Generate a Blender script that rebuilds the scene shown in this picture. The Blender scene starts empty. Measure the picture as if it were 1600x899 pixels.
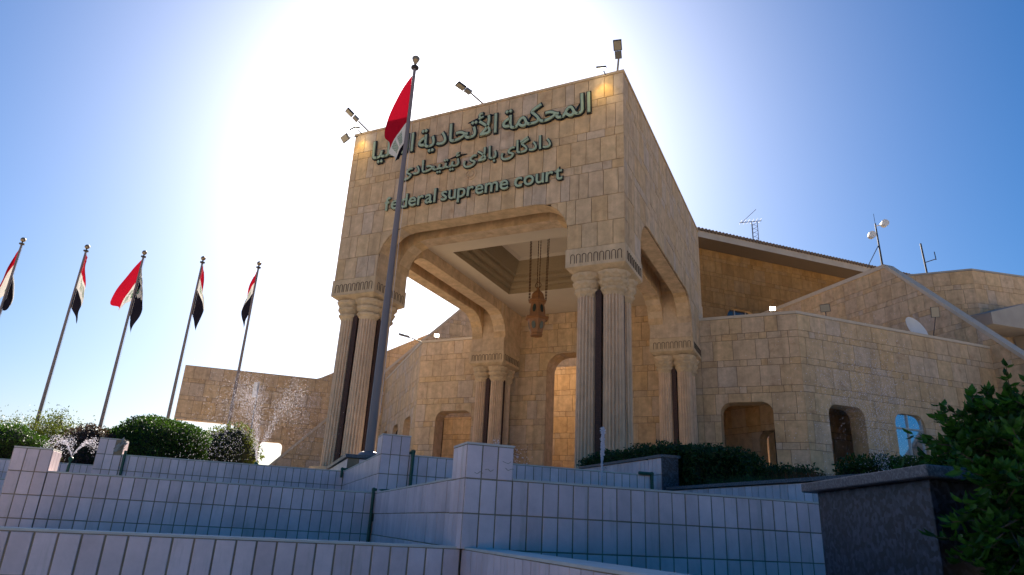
import bpy, bmesh, math, random
from math import sin, cos, pi, sqrt, radians
from mathutils import Vector, Matrix

random.seed(7)
SC = bpy.context.scene
COL = SC.collection
S2 = sqrt(0.5)
ZO = 9.0                     # heights below are measured from the top of the pier friezes, which stand 9 m above the street

# ------------------------------------------------------------------ camera
cam_d = bpy.data.cameras.new('camera')
cam = bpy.data.objects.new('camera', cam_d)
COL.objects.link(cam)
CAM = Vector((4.6034, -16.3555, -7.5256 + ZO))
cam.location = CAM
cam.rotation_euler = (1.91767543, -0.04891759, 0.43533956)
cam_d.sensor_width = 36.0
cam_d.sensor_fit = 'HORIZONTAL'
cam_d.lens = 1042.52571 / 1600 * 36
cam_d.clip_start = 0.05
cam_d.clip_end = 4000
cam_d.dof.use_dof = True
cam_d.dof.focus_distance = 19.0
cam_d.dof.aperture_fstop = 5.0
SC.camera = cam

# ------------------------------------------------------------------ sky, sun, exposure
SUN_AZ, SUN_EL = radians(122.6), radians(32.5)
world = bpy.data.worlds.new('World')
SC.world = world
world.use_nodes = True
wn = world.node_tree
wn.nodes.clear()
w_out = wn.nodes.new('ShaderNodeOutputWorld')
w_bg = wn.nodes.new('ShaderNodeBackground')
w_sky = wn.nodes.new('ShaderNodeTexSky')
w_sky.sky_type = 'NISHITA'
w_sky.sun_disc = False
w_sky.sun_elevation = SUN_EL
w_sky.sun_rotation = pi / 2 - SUN_AZ
w_sky.altitude = 30
w_sky.air_density = 1.0
w_sky.dust_density = 2.3
w_sky.ozone_density = 6.0
w_bg.inputs['Strength'].default_value = 0.05
w_hs = wn.nodes.new('ShaderNodeHueSaturation')      # the whole sky, evenly: the picture's vivid blue
w_hs.inputs['Saturation'].default_value = 1.45
wn.links.new(w_sky.outputs[0], w_hs.inputs['Color'])
wn.links.new(w_hs.outputs[0], w_bg.inputs['Color'])
wn.links.new(w_bg.outputs[0], w_out.inputs['Surface'])

sun_d = bpy.data.lights.new('sun', 'SUN')
sun_d.energy = 5.0
sun_d.angle = radians(0.55)
sun_d.color = (1.0, 0.90, 0.76)
sun = bpy.data.objects.new('sun', sun_d)
COL.objects.link(sun)
to_sun = Vector((cos(SUN_EL) * cos(SUN_AZ), cos(SUN_EL) * sin(SUN_AZ), sin(SUN_EL)))
sun.rotation_euler = to_sun.to_track_quat('Z', 'Y').to_euler()
sun.location = (-20, 40, 60)

SC.view_settings.view_transform = 'Standard'
SC.view_settings.look = 'None'
SC.view_settings.exposure = 1.3
SC.view_settings.gamma = 1.0
SC.view_settings.use_curve_mapping = False
SC.cycles.max_bounces = 8
SC.cycles.diffuse_bounces = 5
SC.cycles.use_denoising = True

# ------------------------------------------------------------------ materials
def new_mat(name):
    m = bpy.data.materials.new(name)
    m.use_nodes = True
    nt = m.node_tree
    return m, nt, nt.nodes['Principled BSDF']

def N(nt, kind, **kw):
    n = nt.nodes.new(kind)
    for k, v in kw.items():
        setattr(n, k, v)
    return n

def plain(name, col, rough=0.6, metal=0.0, noise=0.0, scale=8.0, bump=0.0, bscale=60.0, spec=None):
    m, nt, b = new_mat(name)
    b.inputs['Roughness'].default_value = rough
    b.inputs['Metallic'].default_value = metal
    if spec is not None:
        b.inputs['Specular IOR Level'].default_value = spec
    b.inputs['Base Color'].default_value = (*col, 1)
    tc = N(nt, 'ShaderNodeTexCoord')
    if noise > 0:
        nz = N(nt, 'ShaderNodeTexNoise')
        nz.inputs['Scale'].default_value = scale
        nz.inputs['Detail'].default_value = 6
        nt.links.new(tc.outputs['Object'], nz.inputs['Vector'])
        mp = N(nt, 'ShaderNodeMapRange')
        mp.inputs['To Min'].default_value = 1 - noise
        mp.inputs['To Max'].default_value = 1 + noise
        nt.links.new(nz.outputs['Fac'], mp.inputs['Value'])
        mx = N(nt, 'ShaderNodeMix', data_type='RGBA', blend_type='MULTIPLY')
        mx.inputs['Factor'].default_value = 1
        mx.inputs['A'].default_value = (*col, 1)
        nt.links.new(mp.outputs[0], mx.inputs['B'])
        nt.links.new(mx.outputs['Result'], b.inputs['Base Color'])
    if bump > 0:
        nb = N(nt, 'ShaderNodeTexNoise')
        nb.inputs['Scale'].default_value = bscale
        nb.inputs['Detail'].default_value = 8
        nt.links.new(tc.outputs['Object'], nb.inputs['Vector'])
        bp = N(nt, 'ShaderNodeBump')
        bp.inputs['Strength'].default_value = bump
        bp.inputs['Distance'].default_value = 0.02
        nt.links.new(nb.outputs['Fac'], bp.inputs['Height'])
        nt.links.new(bp.outputs[0], b.inputs['Normal'])
    return m

def rand_value(nt):
    oi = N(nt, 'ShaderNodeObjectInfo')
    ge = N(nt, 'ShaderNodeNewGeometry')
    ad = N(nt, 'ShaderNodeMath', operation='ADD')
    nt.links.new(oi.outputs['Random'], ad.inputs[0])
    nt.links.new(ge.outputs['Random Per Island'], ad.inputs[1])
    fr = N(nt, 'ShaderNodeMath', operation='FRACT')
    nt.links.new(ad.outputs[0], fr.inputs[0])
    return fr.outputs[0]

def stone_mat(name, cols, grain=0.22, stain=(0.30, 0.13, 0.05), stain_amt=0.5):
    """sawn limestone: every block its own tone, bedding grain, a few iron stains"""
    m, nt, b = new_mat(name)
    b.inputs['Roughness'].default_value = 0.85
    b.inputs['Specular IOR Level'].default_value = 0.25
    r = rand_value(nt)
    ramp = N(nt, 'ShaderNodeValToRGB')
    ramp.color_ramp.interpolation = 'LINEAR'
    els = ramp.color_ramp.elements
    els[0].color = (*cols[0], 1)
    els[1].color = (*cols[-1], 1)
    for i, c in enumerate(cols[1:-1]):
        e = els.new((i + 1) / (len(cols) - 1))
        e.color = (*c, 1)
    nt.links.new(r, ramp.inputs['Fac'])
    geo = N(nt, 'ShaderNodeNewGeometry')
    vm = N(nt, 'ShaderNodeVectorMath', operation='SCALE')
    cmb = N(nt, 'ShaderNodeCombineXYZ')
    nt.links.new(r, cmb.inputs[0])
    nt.links.new(r, cmb.inputs[1])
    nt.links.new(r, cmb.inputs[2])
    nt.links.new(cmb.outputs[0], vm.inputs[0])
    vm.inputs['Scale'].default_value = 37.0
    va = N(nt, 'ShaderNodeVectorMath', operation='ADD')
    nt.links.new(geo.outputs['Position'], va.inputs[0])
    nt.links.new(vm.outputs[0], va.inputs[1])
    n1 = N(nt, 'ShaderNodeTexNoise')
    n1.inputs['Scale'].default_value = 3.2
    n1.inputs['Detail'].default_value = 9
    n1.inputs['Roughness'].default_value = 0.65
    nt.links.new(va.outputs[0], n1.inputs['Vector'])
    mp = N(nt, 'ShaderNodeMapRange')
    mp.inputs['From Min'].default_value = 0.3
    mp.inputs['From Max'].default_value = 0.7
    mp.inputs['To Min'].default_value = 1 - grain
    mp.inputs['To Max'].default_value = 1 + grain
    nt.links.new(n1.outputs['Fac'], mp.inputs['Value'])
    mx = N(nt, 'ShaderNodeMix', data_type='RGBA', blend_type='MULTIPLY')
    mx.inputs['Factor'].default_value = 1
    nt.links.new(ramp.outputs[0], mx.inputs['A'])
    nt.links.new(mp.outputs[0], mx.inputs['B'])
    n2 = N(nt, 'ShaderNodeTexNoise')
    n2.inputs['Scale'].default_value = 1.7
    n2.inputs['Detail'].default_value = 10
    n2.inputs['Roughness'].default_value = 0.7
    n2.inputs['Distortion'].default_value = 0.6
    nt.links.new(va.outputs[0], n2.inputs['Vector'])
    m2 = N(nt, 'ShaderNodeMapRange')
    m2.inputs['From Min'].default_value = 0.56
    m2.inputs['From Max'].default_value = 0.74
    m2.inputs['To Min'].default_value = 0.0
    m2.inputs['To Max'].default_value = stain_amt
    nt.links.new(n2.outputs['Fac'], m2.inputs['Value'])
    mx2 = N(nt, 'ShaderNodeMix', data_type='RGBA')
    nt.links.new(m2.outputs[0], mx2.inputs['Factor'])
    nt.links.new(mx.outputs['Result'], mx2.inputs['A'])
    mx2.inputs['B'].default_value = (*stain, 1)
    # rain streaks running down the wall, independent of the blocks
    mpg = N(nt, 'ShaderNodeMapping')
    mpg.inputs['Scale'].default_value = (2.6, 2.6, 0.16)
    nt.links.new(geo.outputs['Position'], mpg.inputs['Vector'])
    n4 = N(nt, 'ShaderNodeTexNoise')
    n4.inputs['Scale'].default_value = 1.0
    n4.inputs['Detail'].default_value = 7
    n4.inputs['Roughness'].default_value = 0.65
    nt.links.new(mpg.outputs[0], n4.inputs['Vector'])
    m4 = N(nt, 'ShaderNodeMapRange')
    m4.inputs['From Min'].default_value = 0.34
    m4.inputs['From Max'].default_value = 0.62
    m4.inputs['To Min'].default_value = 0.84
    m4.inputs['To Max'].default_value = 1.06
    nt.links.new(n4.outputs['Fac'], m4.inputs['Value'])
    mx4 = N(nt, 'ShaderNodeMix', data_type='RGBA', blend_type='MULTIPLY')
    mx4.inputs['Factor'].default_value = 1
    nt.links.new(mx2.outputs['Result'], mx4.inputs['A'])
    nt.links.new(m4.outputs[0], mx4.inputs['B'])
    nt.links.new(mx4.outputs['Result'], b.inputs['Base Color'])
    n3 = N(nt, 'ShaderNodeTexNoise')
    n3.inputs['Scale'].default_value = 40
    n3.inputs['Detail'].default_value = 8
    nt.links.new(geo.outputs['Position'], n3.inputs['Vector'])
    bp = N(nt, 'ShaderNodeBump')
    bp.inputs['Strength'].default_value = 0.25
    bp.inputs['Distance'].default_value = 0.015
    nt.links.new(n3.outputs['Fac'], bp.inputs['Height'])
    nt.links.new(bp.outputs[0], b.inputs['Normal'])
    return m

def tile_mat():
    m, nt, b = new_mat('glazed_tile')
    r = rand_value(nt)
    ramp = N(nt, 'ShaderNodeValToRGB')
    ramp.color_ramp.elements[0].color = (0.74, 0.57, 0.58, 1)
    ramp.color_ramp.elements[1].color = (0.90, 0.71, 0.72, 1)
    nt.links.new(r, ramp.inputs['Fac'])
    geo = N(nt, 'ShaderNodeNewGeometry')
    n1 = N(nt, 'ShaderNodeTexNoise')
    n1.inputs['Scale'].default_value = 2.2
    n1.inputs['Detail'].default_value = 8
    n1.inputs['Roughness'].default_value = 0.7
    nt.links.new(geo.outputs['Position'], n1.inputs['Vector'])
    mp = N(nt, 'ShaderNodeMapRange')
    mp.inputs['From Min'].default_value = 0.3
    mp.inputs['From Max'].default_value = 0.7
    mp.inputs['To Min'].default_value = 0.80
    mp.inputs['To Max'].default_value = 1.08
    nt.links.new(n1.outputs['Fac'], mp.inputs['Value'])
    mx = N(nt, 'ShaderNodeMix', data_type='RGBA', blend_type='MULTIPLY')
    mx.inputs['Factor'].default_value = 1
    nt.links.new(ramp.outputs[0], mx.inputs['A'])
    nt.links.new(mp.outputs[0], mx.inputs['B'])
    mpg = N(nt, 'ShaderNodeMapping')
    mpg.inputs['Scale'].default_value = (7.0, 7.0, 0.7)
    nt.links.new(geo.outputs['Position'], mpg.inputs['Vector'])
    n4 = N(nt, 'ShaderNodeTexNoise')
    n4.inputs['Scale'].default_value = 1.0
    n4.inputs['Detail'].default_value = 9
    n4.inputs['Roughness'].default_value = 0.7
    nt.links.new(mpg.outputs[0], n4.inputs['Vector'])
    m4 = N(nt, 'ShaderNodeMapRange')
    m4.inputs['From Min'].default_value = 0.55
    m4.inputs['From Max'].default_value = 0.75
    m4.inputs['To Min'].default_value = 0.0
    m4.inputs['To Max'].default_value = 0.55
    nt.links.new(n4.outputs['Fac'], m4.inputs['Value'])
    mx4 = N(nt, 'ShaderNodeMix', data_type='RGBA')
    nt.links.new(m4.outputs[0], mx4.inputs['Factor'])
    nt.links.new(mx.outputs['Result'], mx4.inputs['A'])
    mx4.inputs['B'].default_value = (0.40, 0.34, 0.28, 1)
    nt.links.new(mx4.outputs['Result'], b.inputs['Base Color'])
    b.inputs['Roughness'].default_value = 0.38
    b.inputs['Specular IOR Level'].default_value = 0.35
    n3 = N(nt, 'ShaderNodeTexNoise')
    n3.inputs['Scale'].default_value = 18
    nt.links.new(geo.outputs['Position'], n3.inputs['Vector'])
    bp = N(nt, 'ShaderNodeBump')
    bp.inputs['Strength'].default_value = 0.06
    bp.inputs['Distance'].default_value = 0.02
    nt.links.new(n3.outputs['Fac'], bp.inputs['Height'])
    nt.links.new(bp.outputs[0], b.inputs['Normal'])
    return m

def granite_mat(name, base, speck, scale=90):
    m, nt, b = new_mat(name)
    geo = N(nt, 'ShaderNodeNewGeometry')
    v = N(nt, 'ShaderNodeTexVoronoi')
    v.inputs['Scale'].default_value = scale
    nt.links.new(geo.outputs['Position'], v.inputs['Vector'])
    n1 = N(nt, 'ShaderNodeTexNoise')
    n1.inputs['Scale'].default_value = scale * 0.5
    n1.inputs['Detail'].default_value = 4
    nt.links.new(geo.outputs['Position'], n1.inputs['Vector'])
    sep = N(nt, 'ShaderNodeSeparateColor')
    nt.links.new(v.outputs['Color'], sep.inputs[0])
    ad = N(nt, 'ShaderNodeMath', operation='MULTIPLY')
    nt.links.new(sep.outputs[0], ad.inputs[0])
    nt.links.new(n1.outputs['Fac'], ad.inputs[1])
    ramp = N(nt, 'ShaderNodeValToRGB')
    ramp.color_ramp.elements[0].color = (*base, 1)
    ramp.color_ramp.elements[1].color = (*speck, 1)
    ramp.color_ramp.elements[0].position = 0.15
    ramp.color_ramp.elements[1].position = 0.5
    nt.links.new(ad.outputs[0], ramp.inputs['Fac'])
    nt.links.new(ramp.outputs[0], b.inputs['Base Color'])
    b.inputs['Roughness'].default_value = 0.45
    return m

def leaf_mat(name, c0, c1, trans=0.35):
    m, nt, b = new_mat(name)
    r = rand_value(nt)
    ramp = N(nt, 'ShaderNodeValToRGB')
    ramp.color_ramp.elements[0].color = (*c0, 1)
    ramp.color_ramp.elements[1].color = (*c1, 1)
    nt.links.new(r, ramp.inputs['Fac'])
    nt.links.new(ramp.outputs[0], b.inputs['Base Color'])
    b.inputs['Roughness'].default_value = 0.5
    b.inputs['Specular IOR Level'].default_value = 0.3
    tr = N(nt, 'ShaderNodeBsdfTranslucent')
    mxc = N(nt, 'ShaderNodeMix', data_type='RGBA', blend_type='MULTIPLY')
    mxc.inputs['Factor'].default_value = 1
    nt.links.new(ramp.outputs[0], mxc.inputs['A'])
    mxc.inputs['B'].default_value = (1.6, 1.5, 0.6, 1)
    nt.links.new(mxc.outputs['Result'], tr.inputs['Color'])
    ms = N(nt, 'ShaderNodeMixShader')
    ms.inputs[0].default_value = trans
    nt.links.new(b.outputs[0], ms.inputs[1])
    nt.links.new(tr.outputs[0], ms.inputs[2])
    nt.links.new(ms.outputs[0], nt.nodes['Material Output'].inputs['Surface'])
    return m

def flag_mat():
    m, nt, b = new_mat('flag_cloth')
    uv = N(nt, 'ShaderNodeUVMap')
    sep = N(nt, 'ShaderNodeSeparateXYZ')
    nt.links.new(uv.outputs[0], sep.inputs[0])
    ramp = N(nt, 'ShaderNodeValToRGB')
    ramp.color_ramp.interpolation = 'CONSTANT'
    e = ramp.color_ramp.elements
    e[0].color = (0.42, 0.006, 0.022, 1)
    e[1].position = 1 / 3
    e[1].color = (0.72, 0.70, 0.66, 1)
    k = e.new(2 / 3)
    k.color = (0.008, 0.007, 0.012, 1)
    nt.links.new(sep.outputs['Y'], ramp.inputs['Fac'])
    # green script band in the middle of the white stripe
    wv = N(nt, 'ShaderNodeTexBrick')
    wv.inputs['Scale'].default_value = 9
    wv.inputs['Mortar Size'].default_value = 0.05
    wv.inputs['Color1'].default_value = (1, 1, 1, 1)
    wv.inputs['Color2'].default_value = (1, 1, 1, 1)
    wv.inputs['Mortar'].default_value = (0, 0, 0, 1)
    nt.links.new(uv.outputs[0], wv.inputs['Vector'])
    def band(sock, lo, hi):
        a = N(nt, 'ShaderNodeMath', operation='GREATER_THAN')
        a.inputs[1].default_value = lo
        nt.links.new(sock, a.inputs[0])
        c = N(nt, 'ShaderNodeMath', operation='LESS_THAN')
        c.inputs[1].default_value = hi
        nt.links.new(sock, c.inputs[0])
        d = N(nt, 'ShaderNodeMath', operation='MULTIPLY')
        nt.links.new(a.outputs[0], d.inputs[0])
        nt.links.new(c.outputs[0], d.inputs[1])
        return d.outputs[0]
    by = band(sep.outputs['Y'], 0.40, 0.60)
    bx1 = band(sep.outputs['X'], 0.20, 0.44)
    bx2 = band(sep.outputs['X'], 0.54, 0.80)
    ax = N(nt, 'ShaderNodeMath', operation='ADD')
    nt.links.new(bx1, ax.inputs[0])
    nt.links.new(bx2, ax.inputs[1])
    mm = N(nt, 'ShaderNodeMath', operation='MULTIPLY')
    nt.links.new(by, mm.inputs[0])
    nt.links.new(ax.outputs[0], mm.inputs[1])
    m3 = N(nt, 'ShaderNodeMath', operation='MULTIPLY')
    nt.links.new(mm.outputs[0], m3.inputs[0])
    nt.links.new(wv.outputs['Color'], m3.inputs[1])
    mx = N(nt, 'ShaderNodeMix', data_type='RGBA')
    nt.links.new(m3.outputs[0], mx.inputs['Factor'])
    nt.links.new(ramp.outputs[0], mx.inputs['A'])
    mx.inputs['B'].default_value = (0.0, 0.13, 0.035, 1)
    nt.links.new(mx.outputs['Result'], b.inputs['Base Color'])
    b.inputs['Roughness'].default_value = 0.8
    b.inputs['Specular IOR Level'].default_value = 0.1
    tr = N(nt, 'ShaderNodeBsdfTranslucent')
    nt.links.new(mx.outputs['Result'], tr.inputs['Color'])
    ms = N(nt, 'ShaderNodeMixShader')
    ms.inputs[0].default_value = 0.22
    nt.links.new(b.outputs[0], ms.inputs[1])
    nt.links.new(tr.outputs[0], ms.inputs[2])
    nt.links.new(ms.outputs[0], nt.nodes['Material Output'].inputs['Surface'])
    return m

def drop_mat():
    m, nt, b = new_mat('water_drops')
    b.inputs['Base Color'].default_value = (0.9, 0.88, 0.92, 1)
    b.inputs['Roughness'].default_value = 0.15
    tr = N(nt, 'ShaderNodeBsdfTranslucent')
    tr.inputs['Color'].default_value = (0.95, 0.92, 0.95, 1)
    ms = N(nt, 'ShaderNodeMixShader')
    ms.inputs[0].default_value = 0.6
    nt.links.new(b.outputs[0], ms.inputs[1])
    nt.links.new(tr.outputs[0], ms.inputs[2])
    nt.links.new(ms.outputs[0], nt.nodes['Material Output'].inputs['Surface'])
    return m

def emit(name, col, strength):
    m, nt, b = new_mat(name)
    b.inputs['Emission Color'].default_value = (*col, 1)
    b.inputs['Emission Strength'].default_value = strength
    b.inputs['Base Color'].default_value = (*col, 1)
    return m

STONE_COLS = [(0.55, 0.385, 0.225), (0.60, 0.435, 0.27), (0.565, 0.415, 0.275), (0.62, 0.45, 0.27), (0.585, 0.40, 0.22), (0.595, 0.445, 0.30), (0.55, 0.43, 0.32)]
M = {}
M['stone'] = stone_mat('limestone', STONE_COLS)
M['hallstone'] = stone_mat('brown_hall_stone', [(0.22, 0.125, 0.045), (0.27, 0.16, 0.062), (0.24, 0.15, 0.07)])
M['trim'] = stone_mat('carved_limestone', [(0.58, 0.43, 0.27), (0.63, 0.47, 0.30)], grain=0.16, stain_amt=0.3)
M['column'] = stone_mat('column_limestone', [(0.68, 0.49, 0.33), (0.72, 0.53, 0.36)], grain=0.14, stain_amt=0.2)
M['mortar'] = plain('mortar', (0.075, 0.05, 0.032), 0.95, noise=0.2)
M['coping'] = plain('pale_coping', (0.56, 0.47, 0.36), 0.8, noise=0.15, scale=3)
M['core'] = granite_mat('red_granite', (0.040, 0.018, 0.013), (0.080, 0.036, 0.026), 60)
M['core'].node_tree.nodes['Principled BSDF'].inputs['Roughness'].default_value = 0.75
M['granite'] = granite_mat('grey_granite', (0.006, 0.009, 0.017), (0.046, 0.060, 0.098), 42)
M['granite_cap'] = granite_mat('polished_granite', (0.05, 0.055, 0.068), (0.14, 0.15, 0.175), 110)
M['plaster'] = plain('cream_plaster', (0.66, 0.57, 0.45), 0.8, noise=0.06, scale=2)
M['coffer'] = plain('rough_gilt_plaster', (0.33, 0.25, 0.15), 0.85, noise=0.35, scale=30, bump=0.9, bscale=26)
M['tile'] = tile_mat()
M['grout'] = plain('grout', (0.30, 0.22, 0.145), 0.95, noise=0.6, scale=3)
M['tile_top'] = plain('worn_tile_top', (0.62, 0.58, 0.53), 0.75, noise=0.25, scale=5)
M['pipe'] = plain('green_pipe', (0.008, 0.075, 0.045), 0.45, noise=0.2)
M['pole'] = plain('painted_pole', (0.19, 0.165, 0.17), 0.5, metal=0.0, noise=0.04, scale=5)
M['brass'] = plain('dull_brass', (0.28, 0.22, 0.15), 0.4, metal=0.7)
M['flag'] = flag_mat()
M['hem'] = plain('white_hem', (0.75, 0.73, 0.72), 0.8)
M['letter'] = plain('verdigris_letter', (0.37, 0.47, 0.33), 0.55, noise=0.12, scale=6)
M['letter_edge'] = plain('black_letter_edge', (0.012, 0.014, 0.013), 0.5)
M['lantern'] = plain('terracotta_lantern', (0.27, 0.12, 0.042), 0.55, noise=0.25, scale=10, bump=0.2)
M['lantern_glass'] = plain('dark_lantern_glass', (0.02, 0.035, 0.03), 0.2)
M['chain'] = plain('rusty_chain', (0.09, 0.035, 0.02), 0.7, metal=0.4)
M['metal'] = plain('grey_lamp_metal', (0.24, 0.235, 0.22), 0.45, metal=0.5)
M['darkmetal'] = plain('dark_steel', (0.05, 0.05, 0.055), 0.5, metal=0.5)
M['lens'] = plain('led_lens', (0.34, 0.31, 0.24), 0.25)
M['white'] = plain('white_paint', (0.72, 0.72, 0.70), 0.5, noise=0.05)
M['lamp_on'] = emit('lit_floodlight', (1.0, 0.90, 0.66), 6.0)
M['concrete'] = plain('concrete', (0.36, 0.34, 0.31), 0.9, noise=0.2, scale=2)
M['rooftile'] = plain('dark_clay_tile', (0.10, 0.075, 0.06), 0.8, noise=0.3)
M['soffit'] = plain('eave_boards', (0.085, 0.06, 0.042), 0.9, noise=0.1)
M['glass'] = plain('window_glass', (0.03, 0.04, 0.06), 0.04, metal=0.0, spec=1.0)
M['mirror_glass'] = plain('reflective_glass', (0.50, 0.58, 0.68), 0.05, metal=0.9)
M['frame'] = plain('aluminium_frame', (0.45, 0.45, 0.44), 0.4, metal=0.6)
M['paving'] = plain('plaza_paving', (0.60, 0.48, 0.34), 0.9, noise=0.12, scale=1.2)
M['ground'] = plain('street_ground', (0.54, 0.43, 0.31), 0.95, noise=0.2, scale=0.5)
M['water'] = plain('pool_water', (0.05, 0.10, 0.13), 0.06, spec=0.6, bump=0.15, bscale=3)
M['drops'] = drop_mat()
M['hedge'] = leaf_mat('clipped_hedge_leaf', (0.014, 0.040, 0.008), (0.045, 0.105, 0.018), 0.35)
M['hedge_dark'] = leaf_mat('dark_hedge_leaf', (0.010, 0.034, 0.010), (0.030, 0.080, 0.020), 0.25)
M['treeleaf'] = leaf_mat('feathery_tree_leaf', (0.04, 0.065, 0.014), (0.10, 0.125, 0.03), 0.4)
M['shrubleaf'] = leaf_mat('glossy_shrub_leaf', (0.008, 0.040, 0.008), (0.045, 0.15, 0.018), 0.3)
M['drygrass'] = leaf_mat('dry_reddish_leaf', (0.09, 0.035, 0.02), (0.13, 0.07, 0.03), 0.3)
M['purpleleaf'] = leaf_mat('purple_shrub_leaf', (0.030, 0.018, 0.028), (0.07, 0.05, 0.06), 0.3)
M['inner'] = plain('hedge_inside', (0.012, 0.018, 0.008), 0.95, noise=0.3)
M['bark'] = plain('bark', (0.10, 0.075, 0.055), 0.95, noise=0.3, scale=12, bump=0.5)
M['soil'] = plain('soil', (0.07, 0.05, 0.035), 1.0, noise=0.3)

# ------------------------------------------------------------------ object helpers
WLOC = {}

def tag(o, label, cat, group=None, kind=None):
    if label:
        o['label'] = label
    if cat:
        o['category'] = cat
    if group:
        o['group'] = group
    if kind:
        o['kind'] = kind
    return o

def place(o, parent, loc):
    COL.objects.link(o)
    loc = Vector(loc)
    WLOC[o.name] = loc
    if parent is not None:
        o.parent = parent
        o.location = loc - WLOC[parent.name]
    else:
        o.location = loc
    return o

def thing(name, loc, label, cat, group=None):
    o = bpy.data.objects.new(name, None)
    o.empty_display_size = 0.2
    place(o, None, loc)
    return tag(o, label, cat, group, 'thing')

def mesh_obj(name, verts, faces, mats, parent=None, loc=None, fm=None, smooth=False, uv=None):
    """verts are world coordinates; the object's origin is put at loc (default: their centre)"""
    if loc is None:
        n = len(verts)
        loc = Vector((sum(v[0] for v in verts) / n, sum(v[1] for v in verts) / n, sum(v[2] for v in verts) / n))
    loc = Vector(loc)
    me = bpy.data.meshes.new(name)
    me.from_pydata([(v[0] - loc.x, v[1] - loc.y, v[2] - loc.z) for v in verts], [], faces)
    if not isinstance(mats, (list, tuple)):
        mats = [mats]
    for k in mats:
        me.materials.append(M[k])
    if fm:
        me.polygons.foreach_set('material_index', fm)
    if smooth:
        me.polygons.foreach_set('use_smooth', [True] * len(me.polygons))
    if uv:
        ul = me.uv_layers.new(name='UVMap')
        for lp in me.loops:
            ul.data[lp.index].uv = uv[lp.vertex_index]
    me.update()
    o = bpy.data.objects.new(name, me)
    return place(o, parent, loc)

class MB:
    """collects simple solids in world coordinates"""
    def __init__(self):
        self.v, self.f, self.m = [], [], []
    def add(self, vs, fs, mi=0):
        k = len(self.v)
        self.v += [tuple(x) for x in vs]
        self.f += [tuple(i + k for i in f) for f in fs]
        self.m += [mi] * len(fs)
        return self
    def box(self, x0, x1, y0, y1, z0, z1, mi=0):
        return self.add([(x0, y0, z0), (x1, y0, z0), (x1, y1, z0), (x0, y1, z0), (x0, y0, z1), (x1, y0, z1), (x1, y1, z1), (x0, y1, z1)],
                        [(0, 3, 2, 1), (4, 5, 6, 7), (0, 1, 5, 4), (1, 2, 6, 5), (2, 3, 7, 6), (3, 0, 4, 7)], mi)
    def prism(self, pts, z0, z1, mi=0):
        n = len(pts)
        vs = [(p[0], p[1], z0) for p in pts] + [(p[0], p[1], z1) for p in pts]
        fs = [tuple(range(n - 1, -1, -1)), tuple(range(n, 2 * n))] + [(i, (i + 1) % n, n + (i + 1) % n, n + i) for i in range(n)]
        return self.add(vs, fs, mi)
    def obox(self, c, ax, ay, az, hx, hy, hz, mi=0):
        c, ax, ay, az = Vector(c), Vector(ax).normalized(), Vector(ay).normalized(), Vector(az).normalized()
        vs = [c + ax * sx * hx + ay * sy * hy + az * sz * hz for sz in (-1, 1) for sx, sy in ((-1, -1), (1, -1), (1, 1), (-1, 1))]
        return self.add(vs, [(0, 3, 2, 1), (4, 5, 6, 7), (0, 1, 5, 4), (1, 2, 6, 5), (2, 3, 7, 6), (3, 0, 4, 7)], mi)
    def tube(self, p0, p1, r0, r1=None, n=8, mi=0, cap=True):
        p0, p1 = Vector(p0), Vector(p1)
        r1 = r0 if r1 is None else r1
        d = (p1 - p0).normalized()
        u = d.orthogonal().normalized()
        w = d.cross(u)
        vs = [p0 + (u * cos(2 * pi * i / n) + w * sin(2 * pi * i / n)) * r0 for i in range(n)]
        vs += [p1 + (u * cos(2 * pi * i / n) + w * sin(2 * pi * i / n)) * r1 for i in range(n)]
        fs = [(i, (i + 1) % n, n + (i + 1) % n, n + i) for i in range(n)]
        if cap:
            fs += [tuple(range(n - 1, -1, -1)), tuple(range(n, 2 * n))]
        return self.add(vs, fs, mi)
    def path(self, pts, r, n=8, mi=0):
        for a, b in zip(pts[:-1], pts[1:]):
            self.tube(a, b, r, r, n, mi)
        return self
    def lathe(self, c, prof, n=16, mi=0, ph=0.0):
        c = Vector(c)
        vs, fs = [], []
        for (r, z) in prof:
            for i in range(n):
                a = 2 * pi * i / n + ph
                vs.append((c.x + r * cos(a), c.y + r * sin(a), c.z + z))
        for k in range(len(prof) - 1):
            for i in range(n):
                fs.append((k * n + i, k * n + (i + 1) % n, (k + 1) * n + (i + 1) % n, (k + 1) * n + i))
        fs.append(tuple(range(n - 1, -1, -1)))
        fs.append(tuple(range((len(prof) - 1) * n, len(prof) * n)))
        return self.add(vs, fs, mi)
    def build(self, name, mats, parent=None, loc=None, smooth=False):
        return mesh_obj(name, self.v, self.f, mats, parent, loc, self.m, smooth)

def Z(z):
    return z + ZO

# ------------------------------------------------------------------ lettering outlines for the sign
FORMS = {  # isolated, final, initial, medial
    'ا': (0xFE8D, 0xFE8E, 0, 0), 'أ': (0xFE83, 0xFE84, 0, 0), 'ل': (0xFEDD, 0xFEDE, 0xFEDF, 0xFEE0), 'م': (0xFEE1, 0xFEE2, 0xFEE3, 0xFEE4),
    'ح': (0xFEA1, 0xFEA2, 0xFEA3, 0xFEA4), 'ك': (0xFED9, 0xFEDA, 0xFEDB, 0xFEDC), 'ة': (0xFE93, 0xFE94, 0, 0), 'ت': (0xFE95, 0xFE96, 0xFE97, 0xFE98),
    'د': (0xFEA9, 0xFEAA, 0, 0), 'ي': (0xFEF1, 0xFEF2, 0xFEF3, 0xFEF4), 'ى': (0xFEEF, 0xFEF0, 0xFBE8, 0xFBE9), 'ع': (0xFEC9, 0xFECA, 0xFECB, 0xFECC),
    'گ': (0xFB92, 0xFB93, 0xFB94, 0xFB95), 'ب': (0xFE8F, 0xFE90, 0xFE91, 0xFE92), 'ئ': (0xFE89, 0xFE8A, 0xFE8B, 0xFE8C)}
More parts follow.
